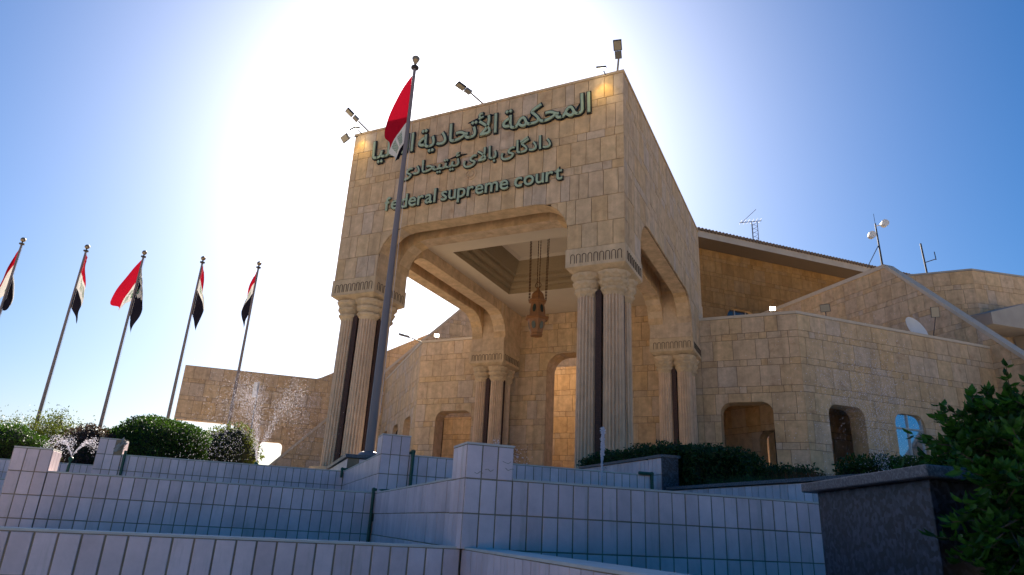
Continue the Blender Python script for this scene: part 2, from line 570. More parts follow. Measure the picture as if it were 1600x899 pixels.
LIG = {'لا': (0xFEFB, 0xFEFC), 'لأ': (0xFEF7, 0xFEF8)}

def shape(word):
    toks, i = [], 0
    while i < len(word):
        if word[i:i + 2] in LIG:
            toks.append(word[i:i + 2])
            i += 2
        else:
            toks.append(word[i])
            i += 1
    out, prev = [], False
    for k, t in enumerate(toks):
        nxt = k + 1 < len(toks)
        if t in LIG:
            out.append(chr(LIG[t][1 if prev else 0]))
            prev = False
            continue
        f = FORMS[t]
        can = f[2] != 0
        joins = nxt and can
        cp = f[3] if (prev and joins) else f[1] if prev else f[2] if joins else f[0]
        out.append(chr(cp))
        prev = can
    return ''.join(reversed(out))

def outline_mesh(body, size, extrude, offset):
    """lettering as solid meshes; every outer outline is filled on its own, so overlapping strokes do not cancel out"""
    c = bpy.data.curves.new('lettering', 'FONT')
    c.body = body
    c.size = size
    o = bpy.data.objects.new('lettering', c)
    COL.objects.link(o)
    dg = bpy.context.evaluated_depsgraph_get()
    dg.update()
    cu = o.evaluated_get(dg).to_curve(dg)
    spl = []
    for sp in cu.splines:
        pts = [(tuple(b_.handle_left), tuple(b_.co), tuple(b_.handle_right)) for b_ in sp.bezier_points]
        poly = []
        n = len(pts)
        for i in range(n):
            p0, p1, p2, p3 = pts[i][1], pts[i][2], pts[(i + 1) % n][0], pts[(i + 1) % n][1]
            for k in range(4):
                t = k / 4
                poly.append(tuple((1 - t) ** 3 * p0[j] + 3 * t * (1 - t) ** 2 * p1[j] + 3 * t * t * (1 - t) * p2[j] + t ** 3 * p3[j] for j in (0, 1)))
        ar = sum(poly[i][0] * poly[(i + 1) % len(poly)][1] - poly[(i + 1) % len(poly)][0] * poly[i][1] for i in range(len(poly))) / 2
        spl.append((pts, poly, ar))
    o.to_curve_clear()
    bpy.data.objects.remove(o)
    sgn = 1 if max(spl, key=lambda q: abs(q[2]))[2] > 0 else -1
    def inside(p, poly):
        r = False
        for i in range(len(poly)):
            (xa, ya), (xb, yb) = poly[i], poly[i - 1]
            if (ya > p[1]) != (yb > p[1]) and p[0] < (xb - xa) * (p[1] - ya) / (yb - ya) + xa:
                r = not r
        return r
    vs, fs = [], []
    for pts, poly, ar in spl:
        if ar * sgn <= 0:
            continue
        grp = [pts] + [h[0] for h in spl if h[2] * sgn < 0 and inside(h[1][0], poly)]
        cv = bpy.data.curves.new('outline', 'CURVE')
        cv.dimensions = '2D'
        cv.fill_mode = 'BOTH'
        cv.extrude = extrude
        cv.offset = offset
        cv.resolution_u = 4
        for g_ in grp:
            sp = cv.splines.new('BEZIER')
            sp.bezier_points.add(len(g_) - 1)
            sp.use_cyclic_u = True
            for b_, (hl, co, hr) in zip(sp.bezier_points, g_):
                b_.handle_left_type = b_.handle_right_type = 'FREE'
                b_.co, b_.handle_left, b_.handle_right = co, hl, hr
        oo = bpy.data.objects.new('outline', cv)
        COL.objects.link(oo)
        dg = bpy.context.evaluated_depsgraph_get()
        dg.update()
        me = bpy.data.meshes.new_from_object(oo.evaluated_get(dg))
        k = len(vs)
        vs += [tuple(v.co) for v in me.vertices]
        fs += [tuple(i + k for i in p.vertices) for p in me.polygons]
        bpy.data.objects.remove(oo)
    me = bpy.data.meshes.new('lettering')
    me.from_pydata(vs, [], fs)
    return me

_text = {}
def text_mesh(body, size, extrude, offset):
    key = (body, offset)
    if key not in _text:
        me = outline_mesh(body, size, extrude, offset)
        if offset:
            me0 = outline_mesh(body, size, extrude, 0.0)
            if sum(p.area for p in me.polygons) < sum(p.area for p in me0.polygons):
                me = me0
        _text[key] = me
    return _text[key].copy()
AR_TOP = [shape('العليا'), shape('الأتحادية'), shape('المحكمة')]
AR_MID = [shape('ئيتيحادى'), shape('بالاى'), shape('دادگاى')]
EN_LOW = 'federal supreme court'
for w_ in AR_TOP + AR_MID:            # outlines are made while the scene is still small
    text_mesh(w_, 1.0, 0.02, 0.004)
    text_mesh(w_, 1.0, 0.02, 0.044)
for w_ in sorted(set(EN_LOW.replace(' ', ''))):
    text_mesh(w_, 1.0, 0.02, 0.006)
    text_mesh(w_, 1.0, 0.02, 0.044)

# ------------------------------------------------------------------ coursed masonry
GRID = []
zs = 11.46
while zs > -9:
    GRID += [zs, zs - 0.27]
    zs -= 1.10
GRID.sort(reverse=True)

def op_top(op, u):
    u0, u1, zt, r = op[:4]
    if u < u0 - 1e-9 or u > u1 + 1e-9:
        return None
    if u < u0 + r:
        return zt - r + sqrt(max(0, r * r - (u0 + r - u) ** 2))
    if u > u1 - r:
        return zt - r + sqrt(max(0, r * r - (u - u1 + r) ** 2))
    return zt

def chain(ua, ub, z0, ops):
    """lower boundary samples (u, z) from ua to ub; openings bite in from below"""
    us = {ua, ub}
    for op in ops:
        u0, u1, zt, r = op[:4]
        for k in range(7):
            a = pi / 2 * k / 6
            us.add(u0 + r - r * cos(a))
            us.add(u1 - r + r * cos(a))
    us = sorted(u for u in us if ua - 1e-9 <= u <= ub + 1e-9)
    out = []
    for u in us:
        t = None
        edge = None
        for op in ops:
            x = op_top(op, u)
            if x is not None:
                t = x
                if abs(u - op[0]) < 1e-6:
                    edge = 'L'
                elif abs(u - op[1]) < 1e-6:
                    edge = 'R'
        zi = z0 if t is None else max(z0, t)
        if edge == 'L' and u > ua + 1e-6:
            out.append((u, z0))
        if edge == 'R':
            out.append((u, zi))
            if u < ub - 1e-6:
                out.append((u, z0))
            continue
        if edge == 'L' and u >= ub - 1e-6:
            continue
        out.append((u, zi))
    return out

class Wall:
    def __init__(self, origin, direction, normal, length, z0, z1, ops=(), topf=None):
        self.o = Vector((origin[0], origin[1], 0))
        self.d = Vector((direction[0], direction[1], 0)).normalized()
        self.n = Vector((normal[0], normal[1], 0)).normalized()
        self.L, self.z0, self.z1, self.ops, self.topf = length, z0, z1, list(ops), topf
    def w(self, u, n, z):
        p = self.o + self.d * u + self.n * n
        return (p.x, p.y, z + ZO)
    def top(self, u):
        return self.z1 if self.topf is None else min(self.z1, self.topf(u))
    def core(self, name, parent, thick, mats=('stone', 'mortar'), face=-0.03, back=None):
        ch = chain(0, self.L, self.z0, self.ops)
        if self.topf is not None:
            ex = []
            for i in range(1, 60):
                ex.append(self.L * i / 60)
            for u in ex:
                if all(abs(u - c[0]) > 1e-4 for c in ch):
                    zi = self.z0
                    for op in self.ops:
                        t = op_top(op, u)
                        if t is not None:
                            zi = max(zi, t)
                    ch.append((u, zi))
            ch = sorted(ch, key=lambda c: c[0])
        mb = MB()
        f, bk = face, -thick
        for (ua, za), (ub, zb) in zip(ch[:-1], ch[1:]):
            if ub - ua < 1e-6:
                if abs(za - zb) > 1e-6:
                    mb.add([self.w(ua, f, za), self.w(ua, f, zb), self.w(ua, bk, zb), self.w(ua, bk, za)], [(0, 1, 2, 3)], 0)
                continue
            ta, tb = self.top(ua), self.top(ub)
            if ta <= za and tb <= zb:
                continue
            ta, tb = max(ta, za), max(tb, zb)
            vs = [self.w(ua, f, za), self.w(ub, f, zb), self.w(ub, f, tb), self.w(ua, f, ta),
                  self.w(ua, bk, za), self.w(ub, bk, zb), self.w(ub, bk, tb), self.w(ua, bk, ta)]
            mb.add(vs, [(0, 1, 2, 3)], 1)
            mb.add(vs, [(4, 7, 6, 5), (0, 4, 5, 1), (3, 2, 6, 7)], 0)
        for u, (zc) in ((0, ch[0][1]), (self.L, ch[-1][1])):
            t = self.top(u)
            if t > zc:
                mb.add([self.w(u, f, zc), self.w(u, bk, zc), self.w(u, bk, t), self.w(u, f, t)], [(0, 1, 2, 3)], 0)
        return mb.build(name, list(mats), parent)
    def blocks(self, seed, wt=0.8, ws=(0.58, 0.27), grid=None, gap=0.015, urange=None, depth=0.045):
        rnd = random.Random(seed)
        grid = grid or GRID
        ua0, ub0 = urange or (0, self.L)
        out = []
        lines = [z for z in grid if self.z0 < z < self.z1]
        lines = [self.z1] + lines + [self.z0]
        for zh, zl in zip(lines[:-1], lines[1:]):
            h = zh - zl
            if h < 0.06:
                continue
            small = h < 0.45
            u = ua0
            k = rnd.random() < 0.5
            first = True
            while u < ub0 - 0.02:
                if small:
                    wd = (ws[0] if k else ws[1]) * rnd.uniform(0.9, 1.12)
                    k = not k
                else:
                    wd = wt * rnd.choice((0.62, 0.95, 1.0, 1.05, 1.1))
                    if first:
                        wd *= rnd.uniform(0.5, 1.0)
                first = False
                ue = min(ub0, u + wd)
                if ub0 - ue < 0.15:
                    ue = ub0
                g = gap / 2
                lo = chain(u + g, ue - g, zl + g, self.ops)
                if self.topf is not None:
                    have = [c[0] for c in lo]
                    for j in range(1, 10):
                        x = u + g + (ue - u - 2 * g) * j / 10
                        if any(o_[0] - 1e-6 <= x <= o_[1] + 1e-6 for o_ in self.ops) or any(abs(x - h_) < 1e-4 for h_ in have):
                            continue
                        lo.append((x, zl + g))
                    lo.sort(key=lambda c: c[0])
                runs, cur = [], []
                for (x, zz) in lo:
                    t = min(zh - g, self.top(x) - 0.01)
                    if zz < t - 0.008:
                        cur.append((x, zz, t))
                    else:
                        if len(cur) > 1 and cur[-1][0] - cur[0][0] > 0.03:
                            runs.append(cur)
                        cur = []
                if len(cur) > 1 and cur[-1][0] - cur[0][0] > 0.03:
                    runs.append(cur)
                pr = rnd.uniform(-0.004, 0.004)
                for rn in runs:
                    poly = [(x, zz) for x, zz, t in rn]
                    ups = []
                    for x, zz, t in reversed(rn):
                        if not ups or abs(ups[-1][0] - x) > 1e-5:
                            ups.append((x, t))
                    poly += ups
                    out.append((poly, pr, depth))
                u = ue
        res = []
        for poly, pr, dp in out:
            n = len(poly)
            vs = [self.w(x, pr, z) for x, z in poly] + [self.w(x, pr - dp, z) for x, z in poly]
            fs = [tuple(range(n))] + [(i, n + i, n + (i + 1) % n, (i + 1) % n) for i in range(n)]
            us = [q[0] for q in poly]
            zz = [q[1] for q in poly]
            cx = self.w((min(us) + max(us)) / 2, 0, (min(zz) + max(zz)) / 2)
            dv = Vector(cx) - CAM
            dist = dv.length
            facing = abs(self.n.dot(dv) / dist)
            sz = sqrt((max(us) - min(us)) * max(facing, 0.05) * (max(zz) - min(zz))) * 1042 / dist
            res.append((sz, vs, fs))
        return res

def lay_blocks(parent, blocks, name='stone_block', mat='stone', limit=285, minpx=8.5):
    blocks = sorted(blocks, key=lambda b: -b[0])
    rest = MB()
    for i, (sz, vs, fs) in enumerate(blocks):
        if i < limit and sz >= minpx:
            mesh_obj(name, vs, fs, mat, parent)
        else:
            rest.add(vs, fs)
    if rest.v:
        o = rest.build(name + 's', mat, parent)
        o['kind'] = 'stuff'

# ------------------------------------------------------------------ ground, plaza, pools
A_ = Vector((S2, S2, 0))
B_ = Vector((-S2, S2, 0))
def AB(a, b, z=0.0):
    """metres along the two diagonal wall directions from the viewpoint's plan position, z above the eye"""
    p = Vector((CAM.x, CAM.y, 0)) + A_ * a + B_ * b
    return Vector((p.x, p.y, CAM.z + z))

g = MB().add([(-1500, -1500, 0), (1500, -1500, 0), (1500, 1500, 0), (-1500, 1500, 0)], [(0, 1, 2, 3)]).build('ground', 'ground', loc=(0, 0, 0))
g['kind'] = 'structure'

def ab_prism(mb, a0, a1, b0, b1, z0, z1, mi=0):
    pts = [AB(a0, b0), AB(a1, b0), AB(a1, b1), AB(a0, b1)]
    mb.prism([(p.x, p.y) for p in pts], CAM.z + z0, CAM.z + z1, mi)

PLZ = 1.36
mb = MB()
PLL = 0.98                   # the flag court on the left lies a little lower
ab_prism(mb, -70, 1.8, 21.35, 120, -1.4, PLL)
ab_prism(mb, 1.8, 70, 21.4, 120, -1.4, PLZ)
ab_prism(mb, 2.05, 70, 16.45, 21.4, -1.4, PLZ - 0.004)
ab_prism(mb, 7.3, 70, 11.4, 16.45, -1.4, PLZ - 0.35)
ab_prism(mb, 7.2, 70, 3.0, 11.4, -1.4, 0.62)
pz = mb.build('pavement', 'paving')
pz['kind'] = 'structure'

mb = MB()
for (a0, a1, b0, b1, z) in ((-3.2, 1.6, 6.3, 11.1, -0.45), (1.9, 7.1, 1.2, 6.0, -0.45), (-8.2, -3.3, 11.3, 16.1, -0.45),
                            (-3.1, 1.6, 11.3, 16.1, 0.2), (1.9, 7.1, 6.2, 11.0, 0.2), (-8.2, -3.3, 16.3, 21.0, 0.2),
                            (-3.1, 1.6, 16.3, 21.3, 0.8), (1.9, 6.9, 11.2, 16.0, 0.8)):
    p = [AB(a0, b0, z), AB(a1, b0, z), AB(a1, b1, z), AB(a0, b1, z)]
    mb.add(p, [(0, 1, 2, 3)])
wt = mb.build('water', 'water')
wt['kind'] = 'structure'

# ------------------------------------------------------------------ portico
D = 11.385
FL = -6.15
por = thing('portico', (-5, 5.7, Z(FL)), 'tall limestone entrance portico on clustered fluted columns, court name on its front', 'portico')
PGRID = [4.86, 4.59, 3.76, 3.49, 2.66, 2.38, 1.55, 0.75]
front = Wall((-10, 0), (1, 0), (0, -1), 10, 0.0, 5.62, [(1.69, 8.31, 1.62, 1.05)])
side = Wall((0, 0), (0, 1), (1, 0), 12.2, 0.0, 5.62, [(1.74, 9.64, 1.65, 1.08)])
pb = front.blocks(11, wt=0.46, ws=(0.58, 0.27), grid=PGRID)
pb2 = side.blocks(12, wt=0.62, ws=(0.62, 0.30), grid=PGRID)
# solid masonry behind the facing: corner posts, then three ribbed layers in each beam
mb = MB()
for x0, x1 in ((-1.69, -0.05), (-9.95, -8.31)):
    for y0, y1 in ((0.05, 1.74), (9.64, 12.15)):
        MB().box(x0, x1, y0, y1, Z(0.0), Z(5.6), 0).build('corner_masonry', ['stone'], por)
RIB = ((0.05, 0.58, 1.62, 1.05), (0.58, 1.16, 2.35, 0.5), (1.16, 1.74, 1.62, 1.05))
def beam(origin, direction, normal, length, back=False):
    for n0, n1, zt, r in RIB:
        wl = Wall(origin, direction, normal, length, 0.0, 5.6, [(0, length, zt, r)])
        wl.core('arch_rib', por, n1, ('stone', 'mortar' if n0 == 0.05 else 'stone'), face=-n0)
beam((-8.31, 0), (1, 0), (0, -1), 6.62)
beam((0, 1.74), (0, 1), (1, 0), 7.90)
beam((-10, 1.74), (0, 1), (-1, 0), 7.90)
lay_blocks(por, pb + pb2, limit=295)
# outer left skin, roof and coping
mb = MB()
mb.box(-10.0, -9.952, 0.0, 12.2, Z(1.8), Z(5.6))
mb.box(-9.9, -0.1, 0.1, 12.1, Z(5.2), Z(5.45))
mb.build('roof_slab', ['stone'], por)
mb = MB()
mb.box(-10.03, 0.03, -0.03, 0.3, Z(5.62), Z(5.70))
mb.box(-0.3, 0.03, 0.3, 12.2, Z(5.62), Z(5.70))
mb.box(-10.03, -9.7, 0.3, 12.2, Z(5.62), Z(5.70))
mb.build('coping', ['trim'], por)
# ceiling with stepped coffer
def ring(mb, x0, x1, y0, y1, z, X0, X1, Y0, Y1, z2, mi):
    vs = [(x0, y0, Z(z)), (x1, y0, Z(z)), (x1, y1, Z(z)), (x0, y1, Z(z)), (X0, Y0, Z(z2)), (X1, Y0, Z(z2)), (X1, Y1, Z(z2)), (X0, Y1, Z(z2))]
    mb.add(vs, [(0, 1, 5, 4), (1, 2, 6, 5), (2, 3, 7, 6), (3, 0, 4, 7)], mi)
mb = MB()
ring(mb, -8.31, -1.69, 1.74, D, 2.07, -7.53, -2.47, 3.38, 8.30, 2.07, 0)
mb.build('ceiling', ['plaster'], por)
mb = MB()
prof = [(0.0, 2.07), (0.0, 2.30), (0.10, 2.30), (0.16, 2.38), (0.16, 2.52), (0.34, 2.52), (0.40, 2.60), (0.40, 2.72), (0.52, 2.74)]
for (i0, za), (i1, zb) in zip(prof[:-1], prof[1:]):
    ring(mb, -7.53 + i0, -2.47 - i0, 3.38 + i0, 8.30 - i0, za, -7.53 + i1, -2.47 - i1, 3.38 + i1, 8.30 - i1, zb, 0)
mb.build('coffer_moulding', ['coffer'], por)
mb = MB()
ring(mb, -7.01, -2.99, 3.90, 7.78, 2.74, -6.75, -3.25, 4.16, 7.52, 3.25, 0)
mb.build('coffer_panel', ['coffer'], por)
mb = MB()
ring(mb, -6.75, -3.25, 4.16, 7.52, 3.25, -6.60, -3.40, 4.31, 7.37, 3.33, 0)
mb.add([(-6.6, 4.31, Z(3.33)), (-3.4, 4.31, Z(3.33)), (-3.4, 7.37, Z(3.33)), (-6.6, 7.37, Z(3.33))], [(0, 1, 2, 3)], 0)
mb.build('coffer_top', ['plaster'], por)
# carved rosette between the sign lines
mb = MB()
for r, w in ((0.19, 0.022), (0.10, 0.02)):
    pts = [Vector((-5.03 + r * cos(t * pi / 12), -0.012, Z(3.1) + r * sin(t * pi / 12))) for t in range(25)]
    mb.path(pts, w, 6)
mb.build('rosette', ['trim'], por)

# piers: frieze block, capitals, fluted columns, granite core
def fluted(name, cx, cy, z0, z1, r, parent):
    nf, per = 18, 6
    prof = []
    for i in range(nf):
        for k in range(per):
            a = 2 * pi * (i + k / per) / nf
            t = k / per
            rr = r if k < 3 else r - (0.035, 0.06, 0.035)[k - 3]
            prof.append((rr * cos(a), rr * sin(a)))
    n = len(prof)
    vs = [(cx + x, cy + y, z0) for x, y in prof] + [(cx + x * 0.95, cy + y * 0.95, z1) for x, y in prof]
    fs = [(i, (i + 1) % n, n + (i + 1) % n, n + i) for i in range(n)]
    return mesh_obj(name, vs, fs, 'column', parent)

def facet(mb, cx, cy, z0, z1, rb, rt, k):
    # one tier of a stalactite capital: ten-sided, facets breaking on a zigzag
    n = 10
    ph = k * pi / n + 0.15
    lv = [(z0, rb * 0.86, 0.0), (z0 + (z1 - z0) * 0.38, rb * 1.0, 0.5), (z0 + (z1 - z0) * 0.72, rt * 1.0, 0.0), (z1 - 0.012, rt * 1.02, 0.0), (z1, rt * 0.94, 0.0)]
    vs = []
    for z, r, sh in lv:
        for i in range(n):
            a = 2 * pi * (i + sh) / n + ph
            vs.append((cx + r * cos(a), cy + r * sin(a), z))
    fs = []
    for q in range(len(lv) - 1):
        for i in range(n):
            a, b, c, d = q * n + i, q * n + (i + 1) % n, (q + 1) * n + (i + 1) % n, (q + 1) * n + i
            if q == 0:
                fs += [(a, b, d), (b, c, d)]
            elif q == 1:
                fs += [(a, c, d), (a, b, c)]
            else:
                fs.append((a, b, c, d))
    fs.append(tuple(range(n - 1, -1, -1)))
    mb.add(vs, fs)

def pier(x0, x1, y0, y1):
    cx, cy = (x0 + x1) / 2, (y0 + y1) / 2
    e = 0.025
    mb = MB()
    mb.box(x0 - e, x1 + e, y0 - e, y1 + e, Z(-0.56), Z(-0.012))
    # chamfered underside
    c = 0.27
    lo, hi = Z(-0.76), Z(-0.562)
    vs = [(x0 - e, y0 - e, hi), (x1 + e, y0 - e, hi), (x1 + e, y1 + e, hi), (x0 - e, y1 + e, hi),
          (x0 + c, y0 + c, lo), (x1 - c, y0 + c, lo), (x1 - c, y1 - c, lo), (x0 + c, y1 - c, lo)]
    mb.add(vs, [(0, 4, 5, 1), (1, 5, 6, 2), (2, 6, 7, 3), (3, 7, 4, 0), (4, 7, 6, 5)], 0)
    fr = mb.build('pier_frieze', ['trim'], por)
    # row of small arch reliefs on the outer faces
    def relief(p, dx, dy, nx, ny):
        w, h, t = 0.055, 0.27, 0.011
        pts = [(-w, 0), (-w, h - w)] + [(-w * cos(k * pi / 6), h - w + w * sin(k * pi / 6)) for k in range(1, 6)] + [(w, h - w), (w, 0)]
        mbb = MB()
        P = [Vector((p[0] + dx * u + nx * 0.004, p[1] + dy * u + ny * 0.004, p[2] + v)) for u, v in pts]
        mbb.path(P, t, 4)
        mbb.build('arch_relief', ['mortar'], fr)
    for face in ((x0 + 0.16, y0 - e, 1, 0, 0, -1), (x1 + e, y0 + 0.16, 0, 1, 1, 0)):
        px, py, dx, dy, nx, ny = face
        for k in range(9):
            q = 0.03 + k * (1.40 / 8.2)
            relief((px + dx * q, py + dy * q, Z(-0.46)), dx, dy, nx, ny)
    s, r = 0.375, 0.295
    for sx in (-1, 1):
        for sy in (-1, 1):
            ccx, ccy = cx + sx * s, cy + sy * s
            fluted('fluted_column', ccx, ccy, Z(FL + 0.12), Z(-1.36), r, fr)
            mbc = MB()
            for k, (zt, zb, rt, rb) in enumerate(((-0.70, -0.93, 0.475, 0.42), (-0.932, -1.15, 0.425, 0.37), (-1.152, -1.375, 0.375, 0.31))):
                facet(mbc, ccx, ccy, Z(zb), Z(zt), rb, rt, k)
            mbc.build('capital', ['trim'], fr)
    mbk = MB()
    mbk.box(cx - 0.085, cx + 0.085, cy - 0.56, cy + 0.56, Z(FL), Z(-1.2))
    mbk.box(cx - 0.56, cx + 0.56, cy - 0.085, cy + 0.085, Z(FL + 0.002), Z(-1.202))
    mbk.build('granite_core', ['core'], fr)
    mbk = MB()
    mbk.box(cx - 0.80, cx + 0.80, cy - 0.80, cy + 0.80, Z(FL), Z(FL + 0.12))
    mbk.build('pier_base', ['trim'], fr)

for x0, x1 in ((-1.69, 0.0), (-10.0, -8.31)):
    for y0, y1 in ((0.0, 1.74), (9.64, D - 0.03)):
        pier(x0, x1, y0, y1)

# entrance wall at the back of the portico
ew = thing('entrance_wall', (-5, D, Z(FL)), 'warm limestone wall with a tall round-cornered doorway at the back of the portico', 'wall')
wl = Wall((-10, D), (1, 0), (0, -1), 10, FL, 2.07, [(3.08, 6.92, 0.13, 0.75)])
wl.core('wall_core', ew, 1.0)
lay_blocks(ew, wl.blocks(21, wt=0.78))
mb = MB()
mb.box(-9.95, -0.05, D + 0.05, D + 0.8, Z(2.08), Z(5.2))
mb.build('upper_wall', ['stone'], ew)

# court behind the entrance wall and the left gallery, open to the sky
cw = thing('court_wall', (-8, D + 4.4, Z(FL)), 'golden lit limestone wall seen through the tall doorway and the gallery arch', 'wall')
wl = Wall((-18, D + 4.4), (1, 0), (0, -1), 17, FL, 0.6, topf=lambda u: -1.9 if u < 8.4 else 0.6)
wl.core('wall_core', cw, 0.5)
bl = wl.blocks(22, wt=0.72, urange=(3.2, 8.2)) + wl.blocks(23, wt=0.72, urange=(9.2, 15.5))
lay_blocks(cw, bl)
ib = MB()
ib.obox((-4.6, D + 2.4, Z(0.02)), (0.62, -0.78, 0), (0.78, 0.62, 0), (0, 0, 1), 2.3, 0.22, 0.30)
o = ib.build('stone_beam', 'stone')
tag(o, 'slanting stone beam high inside the tall entrance doorway', 'beam', kind='thing')

# ------------------------------------------------------------------ wings left and right of the portico
def wing(sgn, label, roofed):
    mx = (lambda x: x) if sgn > 0 else (lambda x: -10 - x)
    t = thing('gallery_wing', (mx(3.8), D, Z(FL)), label, 'building')
    w1 = Wall((mx(0.0), D), (sgn, 0), (0, -1), 3.8, FL, 1.13, [(0.66, 2.64, -2.36, 0.42)])
    L2 = 11.1
    ops = [(1.10, 2.91, -2.36, 0.42), (4.47, 6.08, -2.36, 0.42), (7.84, 9.45, -2.36, 0.42)]
    w2 = Wall((mx(3.8), D), (sgn * S2, S2), (sgn * S2, -S2), L2, FL, 1.13, ops)
    w1.core('wall_core', t, 0.75)
    w2.core('wall_core', t, 0.75)
    lay_blocks(t, w1.blocks(31 + sgn, wt=0.80) + w2.blocks(34 + sgn, wt=0.78))
    for wl_, L in ((w1, 3.8), (w2, L2)):
        mb = MB()
        q0, q1 = (0, L)
        ex = 0.012
        a0, a1 = (q0, L + ex) if wl_ is w1 else (-ex, L)
        vs = [wl_.w(a0, 0.03, 1.132), wl_.w(a1, 0.03, 1.132), wl_.w(a1, -0.55, 1.132), wl_.w(a0, -0.55, 1.132),
              wl_.w(a0, 0.03, 1.25), wl_.w(a1, 0.03, 1.25), wl_.w(a1, -0.55, 1.25), wl_.w(a0, -0.55, 1.25)]
        mb.add(vs, [(0, 3, 2, 1), (4, 5, 6, 7), (0, 1, 5, 4), (1, 2, 6, 5), (2, 3, 7, 6), (3, 0, 4, 7)])
        mb.build('coping', ['coping'], t)
    if roofed:
        MB().box(0.0, 0.25, D + 0.78, 24.0, Z(FL), Z(0.0)).build('light_blocker', ['stone'], t)  # unseen wall added to keep the open court's light out of the gallery
        mb = MB()
        P = [(mx(0.05), D + 0.76), (mx(3.9), D + 0.76), (mx(3.9 + 7.2), D + 0.76 + 7.2), (mx(3.9 + 7.2 - 5), D + 0.76 + 12.2), (mx(0.05), D + 12)]
        mb.prism(P, Z(0.45), Z(0.62))
        mb.build('flat_roof', ['concrete'], t)
    return t, w1, w2

wr, wr1, wr2 = wing(1, 'limestone gallery wing with arched openings and glazed window, to the right of the portico', True)
wlft, wl1, wl2 = wing(-1, 'sun-warmed limestone gallery wing with one arch beside the portico, to its left', False)
# window in the right wing
mb = MB()
v = [wr2.w(4.5, -0.14, FL), wr2.w(6.05, -0.14, FL), wr2.w(6.05, -0.14, -2.3), wr2.w(4.5, -0.14, -2.3)]
mb.add(v, [(0, 1, 2, 3)])
wp = mb.build('window_pane', ['mirror_glass'], wr)
mb = MB()
def wbar(u0, u1, z0, z1):
    vs = [wr2.w(u, n, z) for z in (z0, z1) for u, n in ((u0, -0.09), (u1, -0.09), (u1, -0.15), (u0, -0.15))]
    mb.add(vs, [(0, 3, 2, 1), (4, 5, 6, 7), (0, 1, 5, 4), (1, 2, 6, 5), (2, 3, 7, 6), (3, 0, 4, 7)])
for u in (4.5, 5.25, 6.02):
    wbar(u - 0.03, u + 0.03, FL, -2.35)
for z in (-2.95, -4.15, -5.2):
    wbar(4.53, 5.22, z - 0.03, z + 0.03)
    wbar(5.28, 5.99, z - 0.03, z + 0.03)
wbar(5.60, 5.64, -5.17, -4.18)
mb.build('window_frame', ['frame'], wr)
# inner walls of the right wing
iw = thing('inner_gallery_wall', (2, 14.2, Z(FL)), 'shaded brown stone wall with a second arch, seen inside the first gallery arch', 'wall')
a_ = radians(-33)
wi = Wall((-1.2, 16.2), (cos(a_), sin(a_)), (sin(a_), -cos(a_)), 5.6, FL, 0.4, [(3.55, 5.2, -3.1, 0.4)])
wi.core('wall_core', iw, 0.5)
lay_blocks(iw, wi.blocks(41, wt=0.75, urange=(1.0, 5.6)))
iw2 = thing('inner_passage_wall', (6, 15, Z(FL)), 'dark brown stone wall inside the second arch of the gallery wing', 'wall')
wi2 = Wall((2.4, 14.4), (S2, S2), (S2, -S2), 7.5, FL, 0.4)
wi2.core('wall_core', iw2, 0.4)
lay_blocks(iw2, wi2.blocks(42, wt=0.8, urange=(0.5, 6.0)))
iw3 = MB().add([wi.w(3.3, -1.4, FL), wi.w(5.6, -1.4, FL), wi.w(5.6, -1.4, -2.6), wi.w(3.3, -1.4, -2.6)], [(0, 1, 2, 3)]).build('glazed_door', 'glass')
tag(iw3, 'dark glazed door deep inside the gallery behind the inner arch', 'door', kind='thing')

# ------------------------------------------------------------------ buttress walls with raking ends
def buttress(sgn, label):
    mx = (lambda x: x) if sgn > 0 else (lambda x: -10 - x)
    t = thing('raking_wall', (mx(11.65), 18.83, Z(FL)), label, 'wall')
    # u runs from the low outer foot up and back towards the building
    fx, fy = 16.3, 14.18                              # outer foot
    L = 27.0
    def topf(u):
        return min(6.73, -5.47 + u * 1.055)
    w = Wall((mx(fx), fy), (-sgn * S2, S2), (-sgn * S2, -S2), L, FL - 0.5, 6.73, topf=topf)
    w.core('wall_core', t, 0.55)
    bl = w.blocks(51 + sgn, wt=0.85, ws=(0.6, 0.3))
    lay_blocks(t, bl)
    mb = MB()
    def strip(ua, za, ub, zb):
        vs = [w.w(ua, 0.06, za), w.w(ub, 0.06, zb), w.w(ub, -0.62, zb), w.w(ua, -0.62, za),
              w.w(ua, 0.06, za + 0.22), w.w(ub, 0.06, zb + 0.22), w.w(ub, -0.62, zb + 0.22), w.w(ua, -0.62, za + 0.22)]
        mb.add(vs, [(0, 3, 2, 1), (4, 5, 6, 7), (0, 1, 5, 4), (1, 2, 6, 5), (2, 3, 7, 6), (3, 0, 4, 7)])
    ux = (6.73 + 5.47) / 1.055
    strip(0, topf(0) - 0.01, ux, 6.72)
    mb.build('raking_coping', ['coping'], t)
    mb = MB()
    strip(ux + 0.01, 6.72, L, 6.72)
    mb.build('coping', ['coping'], t)
    return t
buttress(1, 'stone wall with a pale raking coping sloping down beyond the gallery wing on the right')
buttress(-1, 'stone wall whose raking end slopes to the ground beside the fountain spray')

